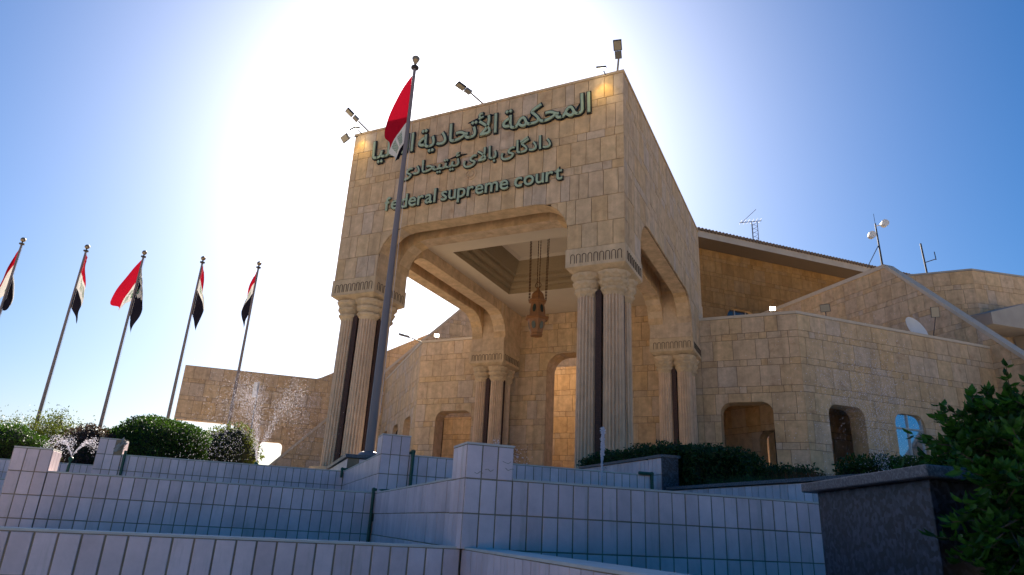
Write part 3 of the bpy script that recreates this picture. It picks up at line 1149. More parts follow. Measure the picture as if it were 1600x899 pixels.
# ------------------------------------------------------------------ main hall behind, with tiled eave
hall = thing('main_hall', (0, 28.3, Z(FL)), 'main hall with dark stone wall under a deep overhanging tiled eave', 'building')
bw = 20.0
def hb(u, b, z):              # point on the hall: u along the wall, b its distance line
    p = Vector((S2, S2, 0)) * u + Vector((-S2, S2, 0)) * b
    return (p.x, p.y, Z(z))
ow = hb(16.5, bw, 0)
wh = Wall((ow[0], ow[1]), (S2, S2), (S2, -S2), 21, 0.0, 10.85, [(2.3, 4.7, 6.95, 0.7)])
wh.core('wall_core', hall, 0.6)
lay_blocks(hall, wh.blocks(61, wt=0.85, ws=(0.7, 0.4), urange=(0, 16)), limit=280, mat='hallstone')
mb = MB()
v = [wh.w(2.2, -0.3, 3), wh.w(4.8, -0.3, 3), wh.w(4.8, -0.3, 7), wh.w(2.2, -0.3, 7)]
mb.add(v, [(0, 1, 2, 3)])
hw = mb.build('window', ['glass'], hall)
mb = MB()
for u in (3.1, 4.0):
    vs = [wh.w(u + du, n, z) for z in (3, 6.95) for du, n in ((-0.03, -0.24), (0.03, -0.24), (0.03, -0.29), (-0.03, -0.29))]
    mb.add(vs, [(0, 3, 2, 1), (4, 5, 6, 7), (0, 1, 5, 4), (1, 2, 6, 5), (2, 3, 7, 6), (3, 0, 4, 7)])
mb.build('window_bar', ['frame'], hw)
mb = MB()
u0, u1 = 12.0, 40.0
vs = [hb(u0, 18.5, 10.86), hb(u1, 18.5, 10.86), hb(u1, 24, 10.86), hb(u0, 24, 10.86), hb(u0, 18.5, 11.32), hb(u1, 18.5, 11.32), hb(u1, 24, 12.6), hb(u0, 24, 12.6)]
mb.add(vs, [(0, 3, 2, 1), (4, 5, 6, 7), (0, 1, 5, 4), (1, 2, 6, 5), (2, 3, 7, 6), (3, 0, 4, 7)])
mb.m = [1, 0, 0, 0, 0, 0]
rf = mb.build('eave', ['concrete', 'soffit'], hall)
mb = MB()
k = 0
u = 15.5
while u < 36:
    p0, p1 = Vector(hb(u, 18.38, 11.38)), Vector(hb(u, 21.5, 12.1))
    mb.tube(p0, p1, 0.115, 0.115, 8)
    u += 0.27
rt = mb.build('roof_tiles', ['rooftile'], rf)
rt['kind'] = 'stuff'

# rear block on the right
rb_ = thing('rear_block', (12.3, 24, Z(FL)), 'square stone block rising behind the raking wall at the right edge', 'building')
r1 = Wall((6.5, 24.0), (1, 0), (0, -1), 5.78, 0.0, 6.70)
r2 = Wall((12.28, 24.0), (0.80, 0.60), (0.60, -0.80), 14, 0.0, 6.70)
r1.core('wall_core', rb_, 0.5)
r2.core('wall_core', rb_, 0.5)
lay_blocks(rb_, r1.blocks(71, wt=0.85, ws=(0.6, 0.3), urange=(1.5, 5.78)) + r2.blocks(72, wt=0.85, ws=(0.6, 0.3), urange=(0, 9)))
mb = MB()
for w_, L, a0 in ((r1, 5.78, 0), (r2, 14, 0)):
    vs = [w_.w(u, n, z) for z in (6.702, 6.80) for u, n in ((a0, 0.03), (L, 0.03), (L, -0.5), (a0, -0.5))]
    mb.add(vs, [(0, 3, 2, 1), (4, 5, 6, 7), (0, 1, 5, 4), (1, 2, 6, 5), (2, 3, 7, 6), (3, 0, 4, 7)])
mb.build('coping', ['concrete'], rb_)
# concrete hoods and fins against the rear block
hd = thing('concrete_hood', (13.5, 23.6, Z(3.0)), 'grey concrete hood with upright fins in front of the rear stone block', 'vent')
mb = MB()
q = lambda u, n, z: r2.w(u, n, z)
vs = [q(-1.2, 0.1, 3.9), q(1.5, 0.1, 4.75), q(1.5, 1.7, 4.55), q(-1.2, 1.7, 3.7), q(-1.2, 0.1, 3.2), q(1.5, 0.1, 3.1), q(1.5, 1.7, 3.0), q(-1.2, 1.7, 3.1)]
mb.add(vs, [(0, 1, 2, 3), (4, 7, 6, 5), (0, 4, 5, 1), (1, 5, 6, 2), (2, 6, 7, 3), (3, 7, 4, 0)])
mb.build('hood', ['concrete'], hd)
for i, u in enumerate((1.75, 2.6, 3.4)):
    mb = MB()
    vs = [q(u + du, n, z) for z in (1.2, 4.7 - 0.55 * i) for du, n in ((0, 1.6), (0.10, 1.6), (0.10, 0.1), (0, 0.1))]
    mb.add(vs, [(0, 3, 2, 1), (4, 5, 6, 7), (0, 1, 5, 4), (1, 2, 6, 5), (2, 3, 7, 6), (3, 0, 4, 7)])
    mb.build('fin', ['concrete'], hd)
mb = MB()
vs = [q(u, n, z) for z in (2.55, 2.75) for u, n in ((1.9, 1.75), (5.5, 1.75), (5.5, 0.1), (1.9, 0.1))]
mb.add(vs, [(0, 3, 2, 1), (4, 5, 6, 7), (0, 1, 5, 4), (1, 2, 6, 5), (2, 3, 7, 6), (3, 0, 4, 7)])
mb.build('slab', ['concrete'], hd)

# far wall on the left with openings under it
lw = thing('far_wall', (-29, 15.7, Z(FL)), 'brown stone wall with square see-through opening, behind the fountain spray', 'wall')
LWo = Vector((-32.26, 12.47, 0))
def lw_top(u):
    if u < 8.21:
        return 1.28 + 0.07 * u / 8.21
    return 1.35 + (u - 8.21) * 0.578
wlw = Wall((LWo.x, LWo.y), (S2, S2), (S2, -S2), 16.8, FL - 0.5, 6.4, [(-0.6, 3.6, -2.15, 0.3), (5.25, 6.62, -3.05, 0.25)], topf=lw_top)
wlw.core('wall_core', lw, 0.5)
lay_blocks(lw, wlw.blocks(81, wt=0.85, ws=(0.62, 0.32)))

# ------------------------------------------------------------------ tiled cascade walls
TP, TH, TW, TT = 0.155, 0.305, 0.1425, 0.012
_tile_me = {}
def tile_mesh(axis):
    if axis in _tile_me:
        return _tile_me[axis]
    hx, hz, b = TW / 2, (TH - 0.012) / 2, 0.003
    vs = [(-hx, 0.02, -hz), (hx, 0.02, -hz), (hx, 0.02, hz), (-hx, 0.02, hz),
          (-hx, b - TT + 0.008, -hz), (hx, b - TT + 0.008, -hz), (hx, b - TT + 0.008, hz), (-hx, b - TT + 0.008, hz),
          (-hx + b, -TT + 0.008, -hz + b), (hx - b, -TT + 0.008, -hz + b), (hx - b, -TT + 0.008, hz - b), (-hx + b, -TT + 0.008, hz - b)]
    fs = [(8, 9, 10, 11), (4, 5, 9, 8), (5, 6, 10, 9), (6, 7, 11, 10), (7, 4, 8, 11), (0, 1, 5, 4), (1, 2, 6, 5), (2, 3, 7, 6), (3, 0, 4, 7)]
    ang = pi / 4 if axis == 'A' else -pi / 4
    ca, sa = cos(ang), sin(ang)
    vs = [(x * ca - y * sa, x * sa + y * ca, z) for x, y, z in vs]
    me = bpy.data.meshes.new('tile')
    me.from_pydata(vs, [], fs)
    me.materials.append(M['tile'])
    me.update()
    _tile_me[axis] = me
    return me

trnd = random.Random(3)
def tiles(parent, axis, const, s0, s1, ztop, rows, skip=None):
    """axis A: face at b=const running along a, facing the viewer; axis B: face at a=const running along b"""
    n = max(1, int(round((s1 - s0) / TP)))
    pitch = (s1 - s0) / n
    for r in range(rows):
        for i in range(n):
            if skip and skip(i, r):
                continue
            s = s0 + (i + 0.5) * pitch
            z = ztop - (r + 0.5) * TH + trnd.uniform(-0.001, 0.001)
            off = trnd.uniform(-0.0025, 0.0025)
            p = AB(s, const + off, z) if axis == 'A' else AB(const + off, s, z)
            o = bpy.data.objects.new('tile', tile_mesh(axis))
            place(o, parent, p)

def tiled_wall(label, axis, const, s0, s1, ztop, rows, zbot, thick=0.22, group=None, cap=True):
    mid = (s0 + s1) / 2
    loc = AB(mid, const, zbot) if axis == 'A' else AB(const, mid, zbot)
    t = thing('tiled_wall', loc, label, 'wall')
    mb = MB()
    if axis == 'A':
        ab_prism(mb, s0, s1, const + 0.003, const + thick, zbot, ztop - 0.012)
    else:
        ab_prism(mb, const + 0.003, const + thick, s0, s1, zbot, ztop - 0.012)
    mb.build('wall_core', ['grout'], t)
    if cap:
        mb = MB()
        if axis == 'A':
            ab_prism(mb, s0, s1, const - 0.004, const + thick, ztop - 0.012, ztop + 0.006)
        else:
            ab_prism(mb, const - 0.004, const + thick, s0, s1, ztop - 0.012, ztop + 0.006)
        mb.build('wall_top', ['tile_top'], t)
    tiles(t, axis, const, s0, s1, ztop - 0.014, rows)
    return t

Z1, Z2, Z3 = -0.18, 0.435, 1.05
tiled_wall('lowest pale tiled wall along the bottom edge, its top below eye level', 'A', 6.20, -3.25, 1.78, Z1, 2, -1.4)
tiled_wall('low tiled wall with a broad pale top running towards the bottom right', 'B', 1.79, 1.10, 6.19, Z1, 2, -1.4, thick=0.32)
tiled_wall('long shaded tiled wall, middle tier, running between the broken-tile pillars', 'A', 11.20, -2.793, 1.74, Z2, 3, -0.7)
tiled_wall('foreshortened tiled wall joining the middle tier to the cracked pillar', 'B', 1.75, 6.565, 11.19, Z2, 3, -0.7)
tiled_wall('large bluish tiled wall stretching right from the cracked pillar to the granite planter', 'A', 6.10, 2.212, 6.75, Z2, 3, -0.7)
tiled_wall('upper tiled wall below the rounded bush and the tall spray', 'A', 16.15, -2.793, 1.74, Z3, 2, 0.0)
tiled_wall('upper foreshortened tiled wall climbing to the smaller pillar', 'B', 1.75, 11.565, 16.14, Z3, 3, 0.0)
tiled_wall('upper tiled wall between the smaller pillar and the hedge planter', 'A', 11.10, 2.212, 6.75, Z3, 2, 0.0)
tiled_wall('farthest tiled wall at the left edge under the feathery tree', 'A', 21.10, -8.25, -3.0, Z3, 2, 0.0)
tiled_wall('short tiled wall stub at the left edge beside the sunlit pillar', 'A', 16.15, -6.0, -3.27, Z2, 3, -0.7)
tiled_wall('tiled side of the flagpole plinth facing the spray', 'B', 1.80, 16.2, 21.0, 1.36, 1, 0.6, thick=0.25, cap=False)
tiled_wall('tiled front of the flagpole plinth', 'A', 16.20, 2.06, 6.9, 1.36, 2, 0.6, thick=0.25, cap=False)
tiled_wall('low bright tiled wall under the shrubs beside the gallery wing', 'B', 6.98, 6.2, 10.95, 0.80, 2, -0.4, cap=False)
mb = MB()
ab_prism(mb, 6.94, 7.35, 6.2, 10.95, 0.80, 0.85)
o = mb.build('granite_coping', 'granite_cap')
tag(o, 'dark granite coping on the low wall below the shrubs', 'coping', kind='thing')
mb = MB()
ab_prism(mb, 1.74, 2.5, 16.14, 21.0, 1.364, 1.44)
ab_prism(mb, 2.5, 6.9, 16.14, 16.9, 1.364, 1.44)
o = mb.build('granite_coping', 'granite_cap')
tag(o, 'dark granite slab on the plinth under the tallest flagpole', 'coping', kind='thing')

def tiled_pillar(label, a0, b0, ztop, rows, zbot, broken=False, rside=False):
    """square pillar three tiles wide, standing proud at an outer corner"""
    w = 3 * TP
    t = thing('tiled_pillar', AB(a0 + w / 2, b0 + w / 2, zbot), label, 'pillar')
    mb = MB()
    ab_prism(mb, a0 + 0.003, a0 + w - 0.003, b0 + 0.003, b0 + w, zbot, ztop - 0.012)
    mb.build('pillar_core', ['grout'], t)
    mb = MB()
    if broken:
        pts = [AB(a0, b0), AB(a0 + w - 0.13, b0), AB(a0 + w - 0.03, b0 + 0.12), AB(a0 + w, b0 + w), AB(a0, b0 + w)]
        mb.prism([(p.x, p.y) for p in pts], CAM.z + ztop - 0.012, CAM.z + ztop + 0.006)
    else:
        ab_prism(mb, a0 - 0.004, a0 + w + 0.004, b0 - 0.004, b0 + w, ztop - 0.012, ztop + 0.006)
    mb.build('pillar_top', ['tile_top'], t)
    tiles(t, 'A', b0, a0, a0 + w, ztop - 0.014, rows, skip=(lambda i, r: i == 2 and r == 0) if broken else None)
    tiles(t, 'B', a0, b0, b0 + w, ztop - 0.014, rows)
    if rside:
        for r in range(1):
            for i in range(3):
                p = AB(a0 + w, b0 + (i + 0.5) * TP, ztop - 0.014 - (r + 0.5) * TH)
                o = bpy.data.objects.new('tile', tile_mesh_flip())
                place(o, t, p)
    if broken:
        mb = MB()
        rr = random.Random(5)
        for k in range(14):
            c = AB(a0 + w - rr.uniform(0.0, 0.14), b0 + rr.uniform(-0.015, 0.05), ztop - rr.uniform(0.02, 0.24))
            mb.obox(c, (rr.random(), rr.random(), rr.random()), (rr.random() - 1, rr.random(), 0.3), (0.2, 0.5, 1), rr.uniform(0.02, 0.05), rr.uniform(0.02, 0.045), rr.uniform(0.02, 0.05))
        mb.build('exposed_rubble', ['concrete'], t)
    return t

def tile_mesh_flip():
    if 'F' in _tile_me:
        return _tile_me['F']
    src = tile_mesh('B')
    me = bpy.data.meshes.new('tile')
    vs = [(-v.co.x, -v.co.y, v.co.z) for v in src.vertices]
    me.from_pydata(vs, [], [tuple(p.vertices) for p in src.polygons])
    me.materials.append(M['tile'])
    me.update()
    _tile_me['F'] = me
    return me

tiled_pillar('cracked tiled pillar in the middle, tallest of the near tier', 1.745, 6.095, 0.735, 3, -0.19)
tiled_pillar('smaller tiled pillar just left of the cracked one, beside a green pipe', 1.745, 11.095, 1.35, 4, 0.0)
tiled_pillar('tiled pillar near the left edge with a sunlit side face', -3.26, 11.195, 0.735, 4, -0.7, rside=True)
tiled_pillar('tiled pillar with a broken corner showing rubble, in front of the bush', -3.26, 16.145, 1.355, 4, 0.0, broken=True, rside=True)

# cracks on the near pillar
mb = MB()
for k, (s, z) in enumerate(((1.93, 0.50), (2.10, 0.58), (2.13, 0.52), (1.83, 0.47))):
    pts = [AB(s + 0.028 * j, 6.0895, z + 0.012 * sin(j * 2.3 + k)) for j in range(4)]
    mb.path(pts, 0.0025, 4)
o = mb.build('tile_crack', 'grout')
o.parent = bpy.data.objects['tiled_pillar']
o.location = WLOC[o.name] - WLOC['tiled_pillar']

def pipe(label, pts, r):
    mb = MB()
    mb.path([Vector(p) for p in pts], r, 10)
    for p in pts[1:-1]:
        mb.lathe(p, [(r * 0.6, -r * 1.25), (r * 1.25, -r * 0.6), (r * 1.25, r * 0.6), (r * 0.6, r * 1.25)], 10)
    o = mb.build('water_pipe', 'pipe', smooth=False)
    tag(o, label, 'pipe')
pipe('green pipe rising beside the smaller tiled pillar', [AB(2.26, 11.05, 0.2), AB(2.26, 11.05, 1.10), AB(2.26, 11.25, 1.10)], 0.028)
pipe('green pipe in the inner corner below the smaller pillar', [AB(1.70, 11.12, -0.4), AB(1.70, 11.12, 0.475), AB(1.95, 11.1, 0.475)], 0.024)
pipe('green pipe beside the pillar with the broken corner', [AB(-2.73, 16.10, 0.3), AB(-2.73, 16.10, 1.13)], 0.028)
pipe('green pipe bent over the wall end by the hedge planter', [AB(6.45, 11.06, 1.07), AB(6.72, 11.06, 1.07), AB(6.72, 11.06, 0.4)], 0.03)
pipe('short green pipe joint at the foot of the flagpole plinth', [AB(1.70, 16.1, 0.9), AB(1.70, 16.1, 1.09), AB(1.85, 16.1, 1.09)], 0.028)

# hedge planter with granite end
pl = thing('hedge_planter', AB(7.0, 12.5, 0.3), 'tile-sided planter with a grey granite end and coping, holding the long hedge', 'planter')
mb = MB()
ab_prism(mb, 6.965, 7.3, 11.08, 14.6, 0.2, 1.39)
mb.build('planter_core', ['grout'], pl)
tiles(pl, 'B', 6.955, 11.1, 14.5, 1.385, 3)
mb = MB()
ab_prism(mb, 6.94, 7.28, 11.04, 11.08, 0.2, 1.39)
mb.build('granite_end', ['granite'], pl)
mb = MB()
ab_prism(mb, 6.92, 7.32, 11.02, 14.6, 1.39, 1.44)
mb.build('granite_coping', ['granite_cap'], pl)

# big foreground granite planter
gp = thing('granite_planter', AB(3.6, 3.0, -1.4), 'speckled dark granite planter with a thick slab top, nearest at the lower right', 'planter')
def ppoly(pts, z0, z1, name, mat):
    mb = MB()
    q = [AB(a, b) for a, b in pts]
    mb.prism([(p.x, p.y) for p in q], CAM.z + z0, CAM.z + z1)
    ob = mb.build(name, [mat], gp)
    bv = ob.modifiers.new('edge', 'BEVEL')
    bv.width = 0.006
    bv.segments = 2
ppoly([(3.04, 2.47), (4.7, 2.40), (5.2, 3.72), (3.50, 3.68)], -1.4, 0.325, 'planter_body', 'granite')
ppoly([(2.95, 2.40), (4.75, 2.32), (5.3, 3.82), (3.46, 3.78)], 0.327, 0.385, 'slab_top', 'granite_cap')

# ------------------------------------------------------------------ sign lettering
def sign_line(words, x0, x1, zbase, size, label, off, rtl, gap, ext=(0.03, 0.05)):
    """words are laid left to right between x0 and x1 on the front wall"""
    t = thing('sign_lettering', ((x0 + x1) / 2, -0.05, Z(zbase)), label, 'sign')
    items = []
    for w in words:
        face = text_mesh(w, 1.0, 0.02, off)
        back = text_mesh(w, 1.0, 0.02, off + 0.040)
        xs = [v.co.x for v in face.vertices]
        items.append((face, back, min(xs), max(xs)))
    tot = sum(i[3] - i[2] for i in items) + gap * (len(items) - 1)
    kx = (x1 - x0) / tot
    x = x0
    for face, back, mn, mxx in items:
        for me, y, mat, dz in ((back, -0.055, 'letter_edge', 0), (face, -0.088, 'letter', 0)):
            for v in me.vertices:
                v.co = Vector(((v.co.x - mn) * kx, -v.co.z * 1.2, v.co.y * size))
            me.materials.clear()
            me.materials.append(M[mat])
            me.update()
            o = bpy.data.objects.new('letter' if mat == 'letter' else 'letter_backing', me)
            place(o, t, (x, y, Z(zbase)))
        x += (mxx - mn + gap) * kx
    return t

sign_line(AR_TOP, -9.05, -1.0, 4.40, 1.0, 'uppermost line of green Arabic lettering on the portico front', 0.004, True, 0.22)
sign_line(AR_MID, -7.72, -2.25, 3.45, 0.66, 'middle line of smaller green Kurdish lettering on the portico front', 0.004, True, 0.25)
en = EN_LOW
letters = []
def english(text, x0, x1, zbase, label):
    t = thing('sign_lettering', ((x0 + x1) / 2, -0.05, Z(zbase)), label, 'sign')
    adv = []
    x = 0
    for i, ch in enumerate(text):
        if ch == ' ':
            x += 0.22
            continue
        face = text_mesh(ch, 1.0, 0.02, 0.006)
        back = text_mesh(ch, 1.0, 0.02, 0.044)
        xs = [v.co.x for v in face.vertices]
        adv.append((face, back, min(xs), x))
        x += max(xs) - min(xs) + 0.085
    k = (x1 - x0) / (x - 0.085)
    for face, back, mn, px in adv:
        for me, y, mat in ((back, -0.055, 'letter_edge'), (face, -0.088, 'letter')):
            for v in me.vertices:
                v.co = Vector(((v.co.x - mn) * k, -v.co.z * 1.2, v.co.y * 0.70))
            me.materials.clear()
            me.materials.append(M[mat])
            me.update()
            o = bpy.data.objects.new('letter' if mat == 'letter' else 'letter_backing', me)
            place(o, t, (x0 + px * k, y, Z(zbase)))
english(en, -8.22, -1.85, 2.27, 'lowest sign line reading federal supreme court in green Latin letters')

# ------------------------------------------------------------------ lantern
lan = thing('hanging_lantern', (-5.02, 5.7, Z(-0.7)), 'terracotta-coloured hexagonal lantern hanging on chains under the portico ceiling', 'lantern')
c = Vector((-5.02, 5.7, Z(-0.72)))
mb = MB()
mb.lathe(c, [(0.24, 0.0), (0.26, 0.05), (0.22, 0.09), (0.24, 0.11), (0.37, 0.62), (0.48, 0.66), (0.47, 0.72), (0.34, 0.76), (0.27, 1.30), (0.36, 1.33), (0.36, 1.39), (0.28, 1.43), (0.26, 1.52)], 6)
mb.lathe(c, [(0.25, 1.52), (0.22, 1.66), (0.12, 1.77), (0.05, 1.82), (0.04, 1.92)], 12)
mb.build('lantern_body', ['lantern'], lan)
for i in range(6):
    a = pi / 3 * i + pi / 6
    for zc, rr, h, w, tilt in ((0.37, 0.285, 0.15, 0.085, 0.13), (1.03, 0.275, 0.17, 0.075, -0.13)):
        n = Vector((cos(a), sin(a), 0))
        tv = Vector((-sin(a), cos(a), 0))
        up = (Vector((0, 0, 1)) + n * (0.25 if zc < 0.6 else -0.12)).normalized()
        pc = c + n * (rr + 0.0) + Vector((0, 0, zc))
        pts = []
        for k in range(10):
            th = 2 * pi * k / 10
            pts.append(pc + tv * (w * cos(th)) + up * (h * sin(th)) + n * 0.012)
        mesh_obj('lantern_window', pts, [tuple(range(10))], 'lantern_glass', lan)
mb = MB()
pts = [c + Vector((0.12 * cos(t * pi / 8), 0, 2.02 + 0.12 * sin(t * pi / 8))) for t in range(17)]
mb.path(pts, 0.014, 6)
mb.build('top_ring', ['chain'], lan)
for i in range(6):
    a = pi / 3 * i
    p0 = c + Vector((0.36 * cos(a), 0.36 * sin(a), 1.36))
    p1 = c + Vector((0.40 * cos(a), 0.40 * sin(a), 3.33 + 0.72))
    mb = MB()
    nl = 44
    for k in range(nl):
        q0, q1 = p0.lerp(p1, k / nl), p0.lerp(p1, (k + 1) / nl)
        mb.tube(q0, q1, 0.019 if k % 2 else 0.010, n=5)
    mb.build('chain', ['chain'], lan)

# ------------------------------------------------------------------ lamps
def street_lamp(label, base, tip, facing, group='area lamps on the roof edges', L=0.52):
    """LED head on a slanting arm: base point, arm tip, direction the head continues"""
    t = thing('roof_lamp', base, label, 'lamp', group)
    mb = MB()
    mb.tube(base, tip, 0.032, 0.028, 8)
    mb.build('arm', ['metal'], t)
    d = Vector(facing).normalized()
    s = d.cross(Vector((0, 0, 1))).normalized()
    up = s.cross(d).normalized()
    tip = Vector(tip)
    mb = MB()
    mb.obox(tip + d * 0.12, d, s, up, 0.11, 0.10, 0.04)
    mb.build('driver_box', ['metal'], t)
    mb = MB()
    mb.obox(tip + d * (0.265 + L * 0.28), d, s, up, L * 0.30, 0.125, 0.03)
    mb.build('lamp_head', ['darkmetal'], t)
    mb = MB()
    mb.obox(tip + d * (0.265 + L * 0.28) - up * 0.034, d, s, up, L * 0.25, 0.10, 0.006)
    mb.build('led_lens', ['lens'], t)
    return t

street_lamp('area lamp on the near corner of the portico roof', (-0.25, 0.2, Z(5.70)), (-0.08, -0.20, Z(5.98)), (0.15, -0.75, 0.50))
street_lamp('area lamp halfway along the portico roof edge', (-4.75, 0.2, Z(5.70)), (-5.10, -0.30, Z(6.0)), (-0.45, -0.75, 0.22))
street_lamp('area lamp on the far corner of the portico roof, beside the tallest flag', (-9.45, 0.2, Z(5.70)), (-9.72, -0.3, Z(6.02)), (-0.40, -0.70, 0.48))
street_lamp('area lamp leaning off the sunlit wing parapet', (-14.0, 11.6, Z(1.25)), (-14.5, 11.2, Z(1.45)), (-0.85, -0.4, 0.22))

def flood(label, c, d, w, h, lit, bracket=None):
    t = thing('floodlight', c, label, 'floodlight')
    d = Vector(d).normalized()
    s = d.cross(Vector((0, 0, 1))).normalized()
    up = s.cross(d).normalized()
    c = Vector(c)
    mb = MB()
    mb.obox(c, s, up, d, w / 2, h / 2, 0.03)
    mb.build('housing', ['darkmetal'], t)
    mb = MB()
    mb.obox(c + d * 0.034, s, up, d, w / 2 - 0.02, h / 2 - 0.02, 0.004)
    mb.build('lens', ['lamp_on' if lit else 'lens'], t)
    if bracket:
        mb = MB()
        mb.path([Vector(q) for q in bracket], 0.018, 6)
        mb.build('bracket', ['darkmetal'], t)
    return t

flood('lit square floodlight on the sunlit wing parapet', (-13.1, 11.55, Z(1.52)), (0.75, -0.95, -0.1), 0.27, 0.20, True, [(-13.1, 11.6, Z(1.25)), (-13.1, 11.58, Z(1.4))])
flood('lit square floodlight on the parapet right of the portico', (2.93, 11.55, Z(1.46)), (0.1, -1, -0.08), 0.26, 0.20, True, [(2.93, 11.62, Z(1.25)), (2.93, 11.59, Z(1.35))])
flood('unlit floodlight tilted on the wing roof below the raking wall', (4.9, 14.2, Z(2.15)), (-0.1, -1, -0.35), 0.40, 0.34, False, [(4.9, 14.4, Z(0.62)), (4.9, 14.3, Z(2.0))])
flood('unlit floodlight on a bent arm beside the satellite dish', (9.65, 19.4, Z(3.15)), (0.1, -1, -0.3), 0.36, 0.5, False, [(9.1, 19.2, Z(1.25)), (9.4, 19.3, Z(1.4)), (9.45, 19.45, Z(2.1)), (9.65, 19.48, Z(2.95))])
for lab, c, d in (('yellow-lit spotlight grazing the near top corner of the portico front', (-0.55, -0.42, Z(5.62)), (-0.12, 0.45, -1)),
                  ('spotlight pair arm at the far top corner of the portico front', (-9.72, -0.42, Z(5.62)), (0.12, 0.45, -1))):
    c = Vector(c)
    t = flood(lab, c, d, 0.30, 0.24, True, [(c.x, 0.0, Z(5.66)), (c.x, -0.40, Z(5.70))])
    ld = bpy.data.lights.new('spot_lamp', 'SPOT')
    ld.energy = 13
    ld.color = (1.0, 0.66, 0.12)
    ld.spot_size = radians(95)
    ld.spot_blend = 0.9
    ld.shadow_soft_size = 0.08
    lo = bpy.data.objects.new('spot_lamp', ld)
    dv = Vector(d).normalized()
    place(lo, t, c + dv * 0.07)
    lo.rotation_euler = (-dv).to_track_quat('Z', 'Y').to_euler()
flood('extra floodlight hanging off the far top corner of the portico', (-10.25, -0.25, Z(5.45)), (-0.3, -0.7, -0.7), 0.42, 0.24, False, [(-9.9, 0.0, Z(5.6)), (-10.25, -0.2, Z(5.5))])

# far-left wall lamp post
t = thing('post_lamp', (-26.2, 13.0, Z(FL)), 'thin lamp post with a white tube light in front of the far wall', 'lamp')
mb = MB().tube((-26.2, 13.0, Z(FL - 0.45)), (-26.2, 13.0, Z(-0.3)), 0.045, 0.04, 8)
mb.build('post', ['metal'], t)
mb = MB().box(-26.35, -26.05, 12.75, 12.9, Z(-0.95), Z(-0.05))
mb.build('tube_light', ['white'], t)

# ------------------------------------------------------------------ roof aerials and dish
t = thing('aerial_tower', (1.0, 31.4, Z(11.5)), 'small lattice aerial tower with a yagi on the tiled roof', 'aerial')
mb = MB()
c = Vector((1.0, 31.3, 0))
legs = [Vector((0.22, 0, 0)), Vector((-0.16, 0.18, 0)), Vector((-0.16, -0.18, 0))]
for l in legs:
    mb.tube(c + l + Vector((0, 0, Z(11.6))), c + l + Vector((0, 0, Z(14.6))), 0.028, n=5)
for k in range(9):
    z0, z1 = Z(11.7 + k * 0.32), Z(11.7 + (k + 1) * 0.32)
    for i in range(3):
        p, q2 = legs[i], legs[(i + 1) % 3]
        mb.tube(c + p + Vector((0, 0, z0)), c + q2 + Vector((0, 0, z1)), 0.016, n=4)
mb.build('lattice_mast', ['metal'], t)
mb = MB()
mb.tube(c + Vector((-1.0, -0.3, Z(14.6))), c + Vector((0.5, 0.2, Z(14.75))), 0.03, n=5)
mb.tube(c + Vector((-0.9, -0.2, Z(14.6))), c + Vector((0.2, 0.1, Z(15.7))), 0.02, n=5)
for k in range(6):
    x = -0.9 + k * 0.26
    mb.tube(c + Vector((x - 0.15, -0.3 + 0.09 * k + 0.35, Z(14.62 + 0.025 * k))), c + Vector((x + 0.15, -0.3 + 0.09 * k - 0.35, Z(14.62 + 0.025 * k))), 0.014, n=4)
mb.build('yagi', ['darkmetal'], t)

t = thing('relay_mast', (8.0, 22.4, Z(6.95)), 'steel mast with two white relay drums above the raking wall', 'aerial')
c = Vector((8.05, 22.6, 0))
mb = MB()
mb.tube(c + Vector((0, 0, Z(6.9))), c + Vector((-0.05, 0, Z(9.5))), 0.055, 0.04, 8)
mb.tube(c + Vector((-0.05, 0, Z(9.4))), c + Vector((-0.06, 0, Z(10.1))), 0.012, n=5)
mb.tube(c + Vector((-0.75, 0.1, Z(6.95))), c + Vector((-0.03, 0, Z(8.2))), 0.022, n=5)
mb.tube(c + Vector((0.0, 0.6, Z(6.95))), c + Vector((-0.03, 0, Z(8.2))), 0.022, n=5)
mb.build('mast', ['darkmetal'], t)
for dx, z in ((0.38, 9.35), (-0.32, 8.75)):
    mb = MB()
    p = c + Vector((dx, -0.15, Z(z)))
    mb.tube(p + Vector((0.05, -0.18, 0)), p + Vector((-0.05, 0.14, 0)), 0.20, 0.17, 14)
    mb.tube(p, c + Vector((-0.03, 0, Z(z))), 0.03, n=5)
    mb.build('relay_drum', ['white'], t)

t = thing('bare_mast', (10.4, 25.8, Z(6.8)), 'bare dark mast with a short side arm behind the raking wall', 'aerial')
mb = MB()
c = Vector((10.4, 25.6, 0))
mb.tube(c + Vector((0.1, 0, Z(6.4))), c + Vector((0, 0, Z(9.2))), 0.05, n=6)
mb.tube(c + Vector((0.05, 0, Z(8.0))), c + Vector((0.62, 0, Z(8.15))), 0.025, n=5)
mb.tube(c + Vector((0.62, 0, Z(8.1))), c + Vector((0.60, 0, Z(8.6))), 0.025, n=5)
mb.build('mast', ['darkmetal'], t)

t = thing('satellite_dish', (9.0, 18.6, Z(1.25)), 'white satellite dish behind the wing parapet', 'dish')
c = Vector((8.75, 18.9, Z(2.25)))
nrm = Vector((0.75, -0.62, 0.35)).normalized()
s = nrm.cross(Vector((0, 0, 1))).normalized()
up = s.cross(nrm)
vs, fs = [], []
for k in range(6):
    r = 0.68 * k / 5
    for i in range(20):
        a = 2 * pi * i / 20
        vs.append(c + s * (r * cos(a)) + up * (r * sin(a)) + nrm * (0.22 * (r / 0.68) ** 2 - 0.22))
for k in range(5):
    for i in range(20):
        fs.append((k * 20 + i, k * 20 + (i + 1) % 20, (k + 1) * 20 + (i + 1) % 20, (k + 1) * 20 + i))
mesh_obj('reflector', vs, fs, 'white', t, smooth=True)
mb = MB()
mb.tube(c - nrm * 0.24, Vector((c.x - 0.2, c.y + 0.2, Z(0.62))), 0.03, n=6)
mb.build('stand', ['darkmetal'], t)

